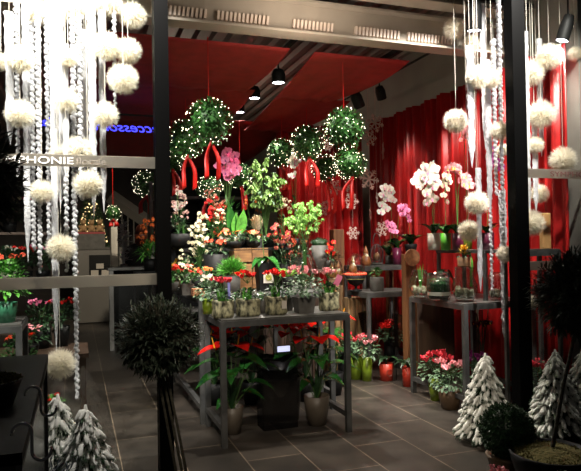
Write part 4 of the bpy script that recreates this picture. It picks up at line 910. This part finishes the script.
ic = [(9, 12, 145, 10, 'flat', 4.35, 'wide flat icicle, leftmost, starting near the top of the left window'), (25, -12, 262, 8, 'flat', 4.45, 'long flat icicle just right of the leftmost one, ending above the lower band'),
      (31, -12, 250, 7, 'bead', 4.6, 'beaded icicle third from the left edge, ending with a blunt tip'), (37, -12, 273, 7, 'bead', 4.35, 'beaded icicle ending right at the lower frosted band'),
      (46, -12, 252, 6, 'bead', 4.55, 'beaded icicle between two long ones, left of the P H O letters'), (52, -12, 352, 8, 'flat', 4.38, 'very long icicle reaching down to the lowest left pompom'),
      (58, -12, 208, 11, 'flat', 4.55, 'broad flat icicle left of the middle of the left window'), (65, 44, 188, 7, 'flat', 4.3, 'short thick icicle starting mid height in the left window'), (72, -12, 397, 7, 'bead', 4.48, 'longest beaded icicle, hanging almost to the snowy trees at left'),
      (79, 16, 200, 7, 'bead', 4.3, 'beaded icicle beside the pompom over the letter I'), (84, 30, 175, 8, 'flat', 4.5, 'flat icicle behind the lettering word end'), (91, -12, 219, 9, 'flat', 4.35, 'flat icicle crossing the word florale'),
      (101, -12, 213, 8, 'flat', 4.5, 'flat icicle at the end of the word florale'), (114, 12, 124, 5, 'bead', 4.4, 'thin beaded icicle farthest right in the left window'), (16, -12, 178, 6, 'bead', 4.55, 'thin beaded icicle behind the leftmost pompoms'), (66, 175, 272, 6, 'bead', 4.25, 'beaded icicle beside the pompom above the lower band'),
      (469.5, 46, 168, 9, 'flat', 4.3, 'wide flat icicle, leftmost of those near the right post'), (478, 168, 292, 7, 'flat', 4.35, 'pointed icicle below the pompom, over the yellow bromeliad vase'), (482, -12, 150, 7, 'flat', 4.5, 'tall flat icicle beside the large spot lamp'),
      (487, 60, 212, 8, 'flat', 4.35, 'thick flat icicle left of the beaded pair by the right post'), (489, 150, 290, 5, 'bead', 4.45, 'beaded icicle ending above the right table top'), (498, -12, 262, 6, 'bead', 4.3, 'long beaded icicle from the top near the right post'),
      (502, 190, 349, 9, 'flat', 4.4, 'longest pointed icicle left of the right post, ending over the snowy tree'), (508, 60, 352, 4, 'bead', 4.5, 'thin beaded icicle hugging the right post'), (493, 40, 195, 6, 'bead', 4.55, 'beaded icicle left of the long beaded one by the right post'),
      (524.5, 32, 228, 8, 'flat', 4.25, 'flat icicle immediately right of the right post'), (534, 112, 212, 7, 'flat', 4.32, 'short icicle in the right window crossing the frosted band'), (539, 39, 157, 7, 'flat', 4.4, 'flat icicle farthest right in the right window')]
for px, y0, y1, w, kd, Y, lab in ic: icicle(lab, px, y0, y1, w, Y, kd)
def fur_mesh():
    b = MB(); b.ball((0, 0, 0), .62, 12, 8)
    for _ in range(3000):
        d = rdir(); b.dia(d*.55, d+rdir()*.45, R.uniform(.28, .78), .038)
    return b.mesh('fur', M_FUR)
FUR = [fur_mesh() for _ in range(3)]
pm_ = [(1, 62, 8, 4.5, 'cut off at the left picture edge'), (20, 59, 13, 4.25, 'upper left, over the second icicle'), (36, 14, 11, 4.6, 'at the top left between icicles'), (68, 58, 9, 4.25, 'small one in the upper middle of the left window'), (66, 101, 12, 4.3, 'in the left window level with the neon sign'),
       (20, 114, 13, 4.3, 'low at the left, above the tree crown'), (70, 11, 11, 4.6, 'at the top edge in the middle of the left window'), (88, 8, 9, 4.6, 'at the top edge just right of the middle'), (109, 3, 12, 4.5, 'cut by the top edge, over the pair of bright pompoms'), (133, 16, 12, 4.55, 'dim one highest toward the left post'),
       (106, 46, 13, 4.3, 'bright one, left of the pair near the left post'), (128, 51, 12, 4.35, 'bright one, right of the pair near the left post'), (123, 79, 14, 4.25, 'large bright one under the pair near the left post'), (105, 115, 12, 4.3, 'beside the blue neon writing'), (78, 151, 14, 4.35, 'covering part of the upper frosted band'),
       (88, 184, 13, 4.2, 'hanging just under the upper frosted band'), (42, 192, 11, 4.3, 'left one below the band, right of the olive tree crown'), (61, 248, 13, 4.2, 'just above the lower frosted band'), (60, 364, 14, 4.15, 'lowest in the left window, above the snowy trees'), (57, 152, 7, 4.4, 'small one behind the letters O and N'),
       (454, 29, 10, 4.7, 'highest on the right, left of the large spot lamp'), (471, 44, 8, 4.75, 'dim one behind the large spot lamp'), (478, 77, 11, 4.25, 'bright one at the left in the right icicles'), (492, 79, 9, 4.25, 'bright one touching the beaded icicle by the right post'), (456, 121, 11, 4.5, 'alone in front of the red curtain left of the icicles'),
       (477, 203, 11, 4.25, 'above the pointed icicle near the white orchids'), (469, 231, 10, 4.4, 'low one beside the purple pot'), (500, 131, 9, 4.25, 'middle height, hard against the right post'), (503, 150, 6, 4.4, 'small one just left of the right post'), (531, 73, 12, 4.3, 'bright one right beside the right post'),
       (541, 115, 13, 4.25, 'largest in the right window, at the short icicle top'), (549, 57, 12, 4.22, 'dim one below the tilted spot lamp, left side'), (575, 54, 7, 4.14, 'grey one beside the tilted spot lamp'), (563, 160, 12, 4.14, 'hanging alone over the lettering at right'), (535, 145, 8, 4.3, 'small one above the frosted band at right'),
       (539, 194, 9, 4.4, 'small one below the frosted band at right'), (531, 223, 12, 4.2, 'beside the upright board near the right post'), (505, 254, 8, 4.2, 'low one in front of the long pointed icicle'), (530, 302, 7, 4.2, 'lowest one right of the right post')]
for px, py, rp, Y, lab in pm_:
    p = W(px, py, Y); k = K(p); t = thing('pompom', 'white fluffy pompom, '+lab, 'pompom', p, R.uniform(0, 6), 'hanging white pompoms')
    o = prt('fur_ball', R.choice(FUR), None, t); o.scale = (rp*k,)*3; o.rotation_euler = (R.uniform(0, 6), R.uniform(0, 6), 0)
    prt('cord', MB().tube([(0, 0, rp*k*.7), (0, 0, 3.93-p.z)], .0018, 4), M_WHITEPOT, t)

# ================================================================== SNOWY TREES
def snow_tree_meshes():
    g, s = MB(), MB(); Hh = .64
    g.lathe([(.13, .03), (.10, .2), (.06, .42), (.015, .60)], 12)
    for i in range(400):
        u = (i+.5)/400; z = .05+.56*u; r = .205*(1-u)**.85+.012; a = i*2.39996; d = V((math.cos(a), math.sin(a), 0)); L = r*.38+.034
        p = d*max(0, r-L*.6)+V((0, 0, z+.03)); q = d*(r+R.uniform(-.012, .012))+V((0, 0, z-.022)); mid = (p+q)/2+V((0, 0, .014)); w = R.uniform(.011, .023); a2 = a+R.uniform(-.25, .25); d = V((math.cos(a2), math.sin(a2), 0)); p = d*max(0, r-L*.6)+V((0, 0, z+.03)); q = d*(r+R.uniform(-.03, .02))+V((0, 0, z-.022+R.uniform(-.015, .015)))
        q += V((0, 0, .012)); sd_ = V((-d.y, d.x, 0))*R.uniform(-.012, .012); q2 = q+d*.016+sd_-V((0, 0, R.uniform(.004, .022))); s.tube([p.lerp(q, .2), p.lerp(q, .6)+V((0, 0, .006)), q+sd_*.5, q2, q2+d*.010-V((0, 0, .006))], [w*.5, w*.9, w*.85, w*.6, w*.15], 7)
        [g.leaf(q+V((0, 0, -.012)), d+rdir()*.7+V((0, 0, -.4)), .04, .010, .1) for _ in range(4)]
    s.tube([(0, 0, .58), (0, 0, .66)], [.022, .006], 7)
    return g.mesh('needles', M_DARK), s.mesh('snow', M_SNOW, True)
ST = snow_tree_meshes()
def snow_tree(label, px, Y, s=1, rz=0):
    p = ON(px, Y, 0); t = thing('snowy_tree', label, 'small tree', p, rz, 'flocked miniature trees'); t.scale = (s, s, s)
    prt('needles', ST[0], None, t); prt('snow', ST[1], None, t); prt('base', MB().lathe([(.07, 0), (.06, .03), (.02, .04), (.001, .05)], 14), M_TWIG, t)
snow_tree('snow covered miniature tree left of the right post', 487, 3.84, 1.0)
snow_tree('snow covered miniature tree just right of the right post', 557, 3.75, 1.0, 1)
snow_tree('snow covered miniature tree at the right picture edge', 583, 3.82, .92, 2)
snow_tree('snow covered miniature tree behind the other, beside the black planter', 59, 3.78, 1, 3)
snow_tree('snow covered miniature tree at the bottom left on the floor', 87, 3.46, 1, 4)

# ================================================================== OLIVE TREES OUTSIDE
def olive(name, label, px, Y, zp, pot_r, pot_h, crown_px, crown_z, rc, n, L, stems, m=M_OLIVE, pm=M_BLKM, egg=1, moss=True):
    p = ON(px, Y, zp); t = thing(name, label, 'tree', p)
    prt('pot', MB().lathe([(pot_r*.7, 0), (pot_r*.95, pot_h*.8), (pot_r, pot_h), (pot_r*.93, pot_h), (pot_r*.9, pot_h*.85), (.001, pot_h*.85)], 36), pm, t, True)
    b = MB(); b.lathe([(pot_r*.9, pot_h*.86), (pot_r*.8, pot_h*.95), (pot_r*.4, pot_h*1.08), (.001, pot_h*1.1)], 24)
    for _ in range(900):
        a = R.uniform(0, 6.28); q = pot_r*.88*math.sqrt(R.random()); b.dia((q*math.cos(a), q*math.sin(a), pot_h*(.9+.18*(1-q/pot_r))), rdir(.2, 1), .022, .008)
    prt('moss', b, M_MOSS, t)
    c = ON(crown_px, Y, crown_z)-p
    for (dx, bx) in stems: prt('stem', MB().tube([(bx, 0, pot_h), (bx*.6+dx*.5+c.x*.45, .01, pot_h+(c.z-rc*.7-pot_h)*.5), (c.x+dx, 0, c.z-rc*.5)], [.008, .007, .006] if len(stems) > 1 else [.013, .011, .010], 7), M_TWIG, t)
    b = MB(); d0 = MB()
    for _ in range(int(n/12)):
        d = rdir(); base = c+V((d.x, d.y, d.z*egg))*rc*R.uniform(.1, .6); tip = c+V((d.x, d.y, d.z*egg))*rc*R.uniform(.78, 1.02)+rdir()*rc*.05; tip.z += rc*.05
        d0.tube([c+(base-c)*.2, base, tip], .0025, 3)
        for i in range(12):
            u = (i+1)/12; q = base.lerp(tip, u); b.leaf(q, (tip-base).normalized()+rdir()*.8, L*R.uniform(.7, 1.2), L*.22, .05, (.3, 1, .9, 0))
    prt('twigs', d0, M_TWIG, t); prt('leaves', b, m, t); return t, c
olive('olive_standard', 'ball shaped olive tree with bundled thin stems in front of the left post', 184, 3.15, 0, .2, .26, 159, 1.035, .215, 10000, .036, [(-.02, -.02), (.0, .01), (.02, .03)], egg=.92)
t, c = olive('olive_standard', 'large olive tree in a wide black pot at the right foreground', 553, 2.9, 0, .245, .255, 578, 1.16, .27, 6500, .055, [(.0, 0)])
b = MB()
for i in range(26):
    d = rdir(-.2, 1); b.leaf(c+V((-.01, -.15, .27)), d, .11, .035, .2)
prt('dark_bow', b, mat('silver_edged_ribbon', (.02, .02, .025), .3, col2=(.12, .12, .13), scale=50), t, label='dark bow with silvery edges on the crown')
olive('olive_standard', 'olive tree with long leaves at the left edge on the black planter', -10, 2.15, 1.0, .095, .085, -37, 1.715, .165, 3000, .06, [(0, 0)], egg=1.15)
# box ball
p = ON(508, 3.2, 0); t = thing('box_topiary', 'round clipped box bush in a tan pot next to the right post', 'shrub', p)
prt('pot', MB().lathe([(.09, 0), (.125, .13), (.135, .15), (.12, .15), (.001, .13)], 28), M_BROWNPOT, t, True)
b = MB(); b.ball((0, 0, .30), .135, 16, 10)
for _ in range(5200): d = rdir(); b.dia(V((0, 0, .30))+d*R.uniform(.12, .165), d+rdir()*.8, .02, .012)
prt('foliage', b, M_DARK, t)
# small flowers at the bottom edge
t, k, r, h = plant('cyclamen', 'pink cyclamen peeking in at the bottom edge below the box bush', 'flower', 500, 2.6, 0, 'round', 44, 36, M_BLKM)
mound(t, h, .1, .1, 90, .04, .035, M_DARK, heart=True); blooms(t, 'cyclamen', M_PINK, 8, .315, .05, .028)
t, k, r, h = plant('berry_plant', 'dark plant with red berries before the wide black pot', 'plant', 566, 2.5, 0, 'round', 40, 32, M_BLKM)
mound(t, h, .11, .13, 160, .04, .02, M_DARK); b = MB()
for i in range(16): d = rdir(.3, 1); b.ball((d.x*.1, d.y*.1, h+.05+d.z*.10), .011, 7, 5)
prt('berries', b, mat('berry_red', (.35, .01, .01), .35), t, True)

# ================================================================== BLACK PLANTER, LEFT FOREGROUND
t = thing('black_planter_box', 'large black metal box planter at the lower left with hooks', 'planter', (-.53, 2.38, 0))
b = MB().bb(-.40, .40, -.74, .74, .97, 1.0)
prt('top_plate', b, M_BLACK, t); prt('body', MB().bb(-.385, .385, -.725, .725, .05, .97), mat('dark_gloss_panel', (.035, .033, .03), .18, spec=.6), t)
prt('plinth', MB().bb(-.37, .37, -.7, .7, 0, .05), M_BLKM, t)
prt('edge_trim', MB().bb(.385, .40, -.74, .74, .955, .97), M_STEEL, t); prt('corner_trim', MB().bb(.385, .397, .715, .735, .05, .955), M_STEEL, t)
def hook(label, px, py, X, s):
    # lies on the planter's right face (x = X)
    d = CF+CR*((px-290.5)/F)-CU*((py-235.5)/F); p = CP+d*(X/d.x); 
    pts = [(0, -.6*s+.6*s*0, 0)]; P = []
    for i in range(11): a = PI*1.05-PI*1.05*i/10; P.append((.45*s*math.cos(a), 0, .5*s+.45*s*math.sin(a)))
    for i in range(11): a = PI*.0+PI*1.1*i/10; P.append((-.45*s*math.cos(a)+.9*s, 0, -.5*s-.45*s*math.sin(a)))
    o = prt('s_hook', MB().tube(P, .004, 7), M_CHROME, None, True); o.location = p; tag(o, label, 'hook', 'metal hooks on the planter')
hook('upper shiny S hook on the side of the black planter', 33, 402, -.118, .045)
hook('lower larger shiny S hook on the side of the black planter', 22, 443, -.118, .045)
# dark conifer sprigs bottom left
p = ON(48, 3.25, 0); t = thing('conifer_plant', 'dark bluish conifer sprigs at the bottom left beside the planter', 'plant', p)
pot(t, 'round', .11, .22, M_BLKM); b = MB()
for _ in range(700):
    d = rdir(.0, 1); b.dia(V((0, 0, .28))+d*R.uniform(.02, .16), d+rdir()*.6, .05, .008)
prt('needles', b, mat('blue_grey_needle', (.06, .07, .08), .6, var=.5, scale=30), t)

# ================================================================== BEHIND THE LEFT WINDOW
t, k, r, h = plant('begonia', 'leafy plant with red and white flowers in a pale green pot at the left edge', 'flower', 6, 4.95, .96, 'round', 22, 20, M_TEALPOT)
mound(t, h, 22*k, 44*k, 330, 6*k, 4*k, M_BRIGHT, heart=True); blooms(t, 'cluster', M_CORAL, 8, h+46*k, 22*k, 3.6*k); blooms(t, 'cluster', M_WHITE, 5, h+20*k, 20*k, 3*k, stems=False)
def floorplant(name, label, px, Y, w, hp, fm, lw, lh, nf, kind='cluster', lm=M_DARK, fs=3.5, z=0, pm=M_BLKM):
    t, k, r, h = plant(name, label, 'flower', px, Y, z, 'round', w, hp, pm); mound(t, h, lw*k/2, lh*k, 130, 6*k, 3.4*k, lm); blooms(t, kind, fm, nf, h+lh*k*.95, lw*k*.45, fs*k); return t, k, h
t = thing('low_bench', 'long dark low bench behind the left window under the dim plants', 'bench', (-.35, 6.2, 0))
prt('bench_top', MB().bb(-.55, .45, -.35, .35, .5, .54), M_DBOARD, t)
for sx in (-.5, .4):
    for sy in (-.3, .3): prt('leg', MB().box((sx, sy, .25), (.05, .05, .5)), M_DBOARD, t)
floorplant('poinsettia', 'dim pink poinsettia with an open star, left of the longest icicle', 30, 6.0, 18, 10, M_PINK, 34, 18, 3, 'bract', fs=7, z=.54)
floorplant('cyclamen', 'dim magenta cyclamen behind the icicle under the lower band', 42, 6.35, 18, 20, M_MAG, 34, 26, 9, 'cyclamen', z=.54)
floorplant('cyclamen', 'dim red flowers just left of the long beaded icicle', 62, 6.4, 16, 20, M_RED, 30, 26, 7, 'cyclamen', z=.54)
floorplant('poinsettia', 'red leaved plant on the floor beside the lowest left pompom', 53, 4.75, 26, 40, M_RED, 24, 20, 3, 'bract', lm=M_BRIGHT, fs=5)
floorplant('poinsettia', 'yellow and red leaved plant above the rim of the black planter', 20, 5.75, 30, 50, M_CORAL, 40, 34, 4, 'bract', lm=M_LEAF, fs=6)
t = thing('plant_rack', 'dark back rack filled with foliage, far left behind the glass', 'shelf', (-1.0, 8.2, 0))
for z in (.5, 1.1, 1.7): prt('shelf_board', MB().bb(-.7, .75, -.2, .2, z-.03, z), M_DBOARD, t)
for sx in (-.7, .73): prt('upright', MB().bb(sx-.02, sx+.02, -.2, .2, 0, 2.3), M_DBOARD, t)
for i, (px, z, fm, lab) in enumerate(((8, 1.1, M_WHITE, 'dim white flowered plant on the middle rack shelf at the far left'), (26, 1.1, M_RED, 'dim red flowered plant on the middle rack shelf'), (43, 1.1, M_MAG, 'dim pink flowered plant right on the middle rack shelf'), (10, 1.7, M_CREAM, 'dim leafy plant on the top rack shelf, far left'), (30, 1.7, M_RED, 'dim plant with red dots on the top rack shelf'), (55, 1.7, M_MAG, 'magenta orchid on the top rack shelf between icicles'))):
    floorplant('potted_plant', lab, px, 8.2, 14, 10, fm, 26, 24, 6, 'cluster', z=z, fs=3, pm=M_WHITEPOT if i == 0 else M_BLKM)
# far counter with gifts, garland and teddy bears
p = ON(100, 13.0, 0); k = K(p); t = thing('service_counter', 'grey counter far back with a rack of leaflets on its front', 'counter', p)
prt('body', MB().bb(-.42, .42, -.3, .3, .02, 1.46), M_STONEW, t); prt('worktop', MB().bb(-.44, .44, -.32, .32, 1.46, 1.50), M_GREYPOT, t)
prt('leaflet_rack', MB().bb(-.2, .2, -.36, -.30, .9, 1.35), M_BLKM, t)
for i in range(3): prt('leaflet', MB().box((-.1+.1*i, -.37, 1.0+.13*(i % 2)), (.14, .01, .1)), M_WHITEPOT, t)
t = thing('grey_gift_box', 'dark grey drawer box with a red edge on the far counter', 'box', p+V((-.16, 0, 1.50))); prt('box_body', MB().bb(-.27, .27, -.2, .2, 0, .27), M_GREYPOT, t); prt('lid', MB().bb(-.28, .28, -.21, .21, .27, .31), mat('dark_red_lid', (.3, .03, .03), .5), t)
for i, (dx, lab) in enumerate(((-.30, 'small tan teddy bear, left of three on the grey box'), (-.14, 'small tan teddy bear, middle of three on the grey box'), (.02, 'small tan teddy bear, right of three on the grey box'))):
    q = thing('teddy_bear', lab, 'toy', p+V((dx, -.05, 1.81)), group='teddy bears on the far counter'); b = MB().ball((0, 0, .08), .075, 10, 7).ball((0, -.03, .19), .055, 10, 7).ball((-.04, -.03, .24), .02, 6, 5).ball((.04, -.03, .24), .02, 6, 5).ball((-.05, -.07, .03), .03, 6, 5).ball((.05, -.07, .03), .03, 6, 5).ball((-.07, -.04, .11), .025, 6, 5).ball((.07, -.04, .11), .025, 6, 5).ball((0, -.085, .18), .022, 6, 5)
    prt('body', b, M_FUZZ, q, True)
def lit_tree(label, px, py, Y, rpx, hpx, z0):
    p = ON(px, Y, z0); k = K(p); t = thing('lit_christmas_tree', label, 'tree', p)
    b = MB(); b.lathe([(rpx*k*.15, 0), (rpx*k*.2, .1), (rpx*k*.9, .15), (rpx*k*.5, hpx*k*.6), (.001, hpx*k)], 14)
    for _ in range(900):
        u = R.random(); a = R.uniform(0, 6.28); r = rpx*k*(1-u*.75); b.dia((r*math.cos(a)*.85, r*math.sin(a)*.85, .15+u*hpx*k*.9), V((math.cos(a), math.sin(a), .2)), .1, .03)
    prt('branches', b, M_DARK, t); b = MB()
    for _ in range(150):
        u = R.random(); a = R.uniform(0, 6.28); r = rpx*k*(1-u*.75); b.ball((r*math.cos(a), r*math.sin(a), .15+u*hpx*k*.9), .014, 5, 3)
    prt('fairy_lights', b, M_BULBG, t, kind='stuff'); b = MB().tube([(0, 0, -z0), (0, 0, .02)], .03); prt('trunk', b, M_TWIG, t)
lit_tree('golden lit christmas tree far back behind the left window', 92, 215, 13.8, 18, 60, 1.2)
board('white_column', 'narrow pale column beside the golden lit tree, far back', 115.5, 11.5, 0, 2.15, .11, .11, mat('white_column_paint', (.5, .47, .42), .6), cat='column')
# silver tree
p = ON(124, 9.6, 1.2); t = thing('silver_twig_tree', 'frosted silvery twig tree left of the person', 'tree', p)
b = MB(); b.tube([(0, 0, 0), (0, 0, .65)], [.02, .006])
for i in range(160): d = rdir(-.3, .8); z = R.uniform(.1, .7); b.tube([(0, 0, z), d*R.uniform(.05, .14)+V((0, 0, z))], [.006, .003], 4)
prt('twigs', b, mat('frosted_twig', (.5, .5, .5), .5), t); prt('foot', MB().lathe([(.07, 0), (.05, .04), (.001, .05)], 12), M_GREYPOT, t)
t = thing('desk', 'grey desk with pale things on it in front of the person', 'desk', ON(138, 9.3, 0)); 
prt('desk_top', MB().bb(-.42, .40, -.3, .3, 1.16, 1.2), M_GREYPOT, t); prt('desk_panel', MB().bb(-.38, .36, .2, .24, 0, 1.16), M_BLKM, t); prt('leg', MB().bb(-.40, -.34, -.28, -.22, 0, 1.16), M_STONEW, t); prt('leg', MB().bb(.32, .38, -.28, -.22, 0, 1.16), M_STONEW, t)
t.location.y = 9.5
# bush with orange blooms left of the post
dendro('leafy bouquet with orange and yellow blooms just left of the left post', 150, 7.6, 1.20, 'cyl', 13, 12, M_BLKM, 0, 26, 12, 22, 26, 2.8, M_ORANGE, 'bouquet', ng=40, leafm=M_BRIGHT)
t = thing('side_table', 'dark square side table under the orange bouquet', 'table', ON(150, 7.6, 0)); prt('tabletop', MB().bb(-.17, .17, -.17, .17, 1.17, 1.2), M_BLKM, t)
for sx in (-1, 1):
    for sy in (-1, 1): prt('leg', MB().box((sx*.15, sy*.15, .585), (.03, .03, 1.17)), M_BLKM, t)
# staircase far back
a, c_ = W(110, 196, 14.6), W(168, 236, 14.6); b = MB(); n = 10
b.tube([a, c_], .16, 4); s = struct('trim_9', b, M_STONEW)
b2 = MB()
for i in range(n+1):
    q = a.lerp(c_, i/n); b2.tube([q, (q.x, q.y, 0)], .015, 4)
prt('baluster', b2, M_STONEW, s)
# dark shelving beyond the display, centre left
t = thing('dark_shelving', 'dark grey shelving unit behind the tall plant table', 'shelf', (1.75, 8.8, 0))
for z in (.6, 1.2, 1.8, 2.2): prt('shelf_board', MB().bb(-.75, .75, -.2, .2, z-.04, z), M_GREYPOT, t)
for sx in (-.75, 0, .75): prt('upright', MB().bb(sx-.02, sx+.02, -.2, .2, 0, 2.4), M_GREYPOT, t)
prt('back_panel', MB().bb(-.75, .75, .2, .22, 0, 2.4), M_BLKM, t)
# neon sign, reads correctly from inside the shop
pN = ON(157, 7.2, 2.75); p = W(160, 133, 7.2); p0 = W(36, 129, 7.2)
t = thing('neon_sign', 'blue neon handwriting seen mirrored through the left window', 'neon sign', p)
write('neon_lettering', 'accessoires', .15, M_NEON, 0, 0, 0, t, p.x-W(84, 128, 7.2).x, True, .35, .001)
write('neon_lettering', 'idées', .15, M_NEON, W(66, 128, 7.2).x-p.x, 0, .02, t, W(66, 128, 7.2).x-W(38, 128, 7.2).x, True, .35, .001)
prt('support_rail', MB().box(((p0.x-p.x)/2, .03, .2), (p.x-p0.x+.1, .02, .02)), M_BLKM, t)
for xx in (0, (p0.x-p.x)): prt('wire', MB().tube([(xx, .03, .2), (xx, .03, 3.9-p.z)], .003, 4), M_BLKM, t)

# ================================================================== PERSON far back
def person():
    base = ON(137, 10.1, 0); t = thing('person', 'person with auburn hair in a dark coat, seen from behind far back', 'person', base, .3)
    J = dict(pel=(0, 0, .98), sp=(-.01, -.03, 1.18), ch=(-.03, -.07, 1.42), nk=(-.05, -.10, 1.56), hd=(-.06, -.13, 1.68), ht=(-.06, -.15, 1.78),
             lh=(-.1, 0, .92), lk=(-.11, -.03, .50), la=(-.11, .03, .09), lt=(-.12, -.12, .03), rh=(.1, 0, .92), rk=(.12, -.02, .50), ra=(.12, .04, .09), rt=(.13, -.11, .03),
             ls=(-.21, -.07, 1.47), le=(-.28, -.16, 1.2), lw=(-.18, -.36, 1.22), lf=(-.15, -.44, 1.24), rs=(.15, -.07, 1.47), re=(.24, -.15, 1.2), rw=(.16, -.36, 1.22), rf=(.13, -.44, 1.24))
    rad = dict(pel=.15, sp=.13, ch=.15, nk=.055, hd=.085, ht=.075, lh=.095, lk=.06, la=.045, lt=.035, rh=.095, rk=.06, ra=.045, rt=.035, ls=.07, le=.05, lw=.035, lf=.028, rs=.07, re=.05, rw=.035, rf=.028)
    ks = list(J); E = [('pel', 'sp'), ('sp', 'ch'), ('ch', 'nk'), ('nk', 'hd'), ('hd', 'ht'), ('pel', 'lh'), ('lh', 'lk'), ('lk', 'la'), ('la', 'lt'), ('pel', 'rh'), ('rh', 'rk'), ('rk', 'ra'), ('ra', 'rt'), ('ch', 'ls'), ('ls', 'le'), ('le', 'lw'), ('lw', 'lf'), ('ch', 'rs'), ('rs', 're'), ('re', 'rw'), ('rw', 'rf')]
    me = bpy.data.meshes.new('body'); me.from_pydata([J[k] for k in ks], [(ks.index(a), ks.index(c)) for a, c in E], [])
    o = bpy.data.objects.new('body', me); COL.objects.link(o); sk = o.modifiers.new('skin', 'SKIN')
    for i, k in enumerate(ks): me.skin_vertices[0].data[i].radius = (rad[k], rad[k]*.85); me.skin_vertices[0].data[i].use_root = (k == 'pel')
    sd = o.modifiers.new('sub', 'SUBSURF'); sd.levels = 1; sd.render_levels = 1
    bpy.context.view_layer.update(); nm = bpy.data.meshes.new_from_object(o.evaluated_get(bpy.context.evaluated_depsgraph_get())); bpy.data.objects.remove(o)
    nm.materials.clear(); nm.materials.append(M_COAT); nm.materials.append(M_SKIN)
    for f in nm.polygons:
        c = f.center; f.use_smooth = True; f.material_index = 1 if (c.z > 1.55 or c.y < -.37) else 0
    prt('body', nm, None, t)
    b = MB(); b.ball((-.06, -.12, 1.74), .115, 16, 10, (.95, 1.05, 1.15)); b.lathe([(.07, 1.50), (.10, 1.58), (.105, 1.7)], 14, (-.06, -.08, 0)); prt('hair', b, M_HAIR, t, True)
    b = MB(); 
    for s in (-1, 1):
        for i in range(4): b.tube([(-.01+s*.15-.02*s+ (i-1.5)*.016, -.43, 1.25), (s*.13+(i-1.5)*.018, -.50, 1.235), (s*.125+(i-1.5)*.018, -.53, 1.215)], [.009, .008, .006], 6)
    prt('fingers', b, M_SKIN, t, True)
    b = MB().ball((-.06, -.245, 1.68), .018, 6, 5).ball((-.155, -.12, 1.68), .02, 6, 5, (.5, 1, 1.4)).ball((.035, -.12, 1.68), .02, 6, 5, (.5, 1, 1.4)); prt('face_features', b, M_SKIN, t, True)
    t.rotation_euler = (0, 0, PI-.5)
person()

# ================================================================== world and view
w = bpy.data.worlds.new('World'); scene.world = w; w.use_nodes = True; w.node_tree.nodes['Background'].inputs[0].default_value = (.9, .85, .8, 1); w.node_tree.nodes['Background'].inputs[1].default_value = .012
vs_ = scene.view_settings; vs_.view_transform = 'Standard'; vs_.look = 'None'; vs_.exposure = 0.0; vs_.gamma = 1; vs_.use_curve_mapping = False
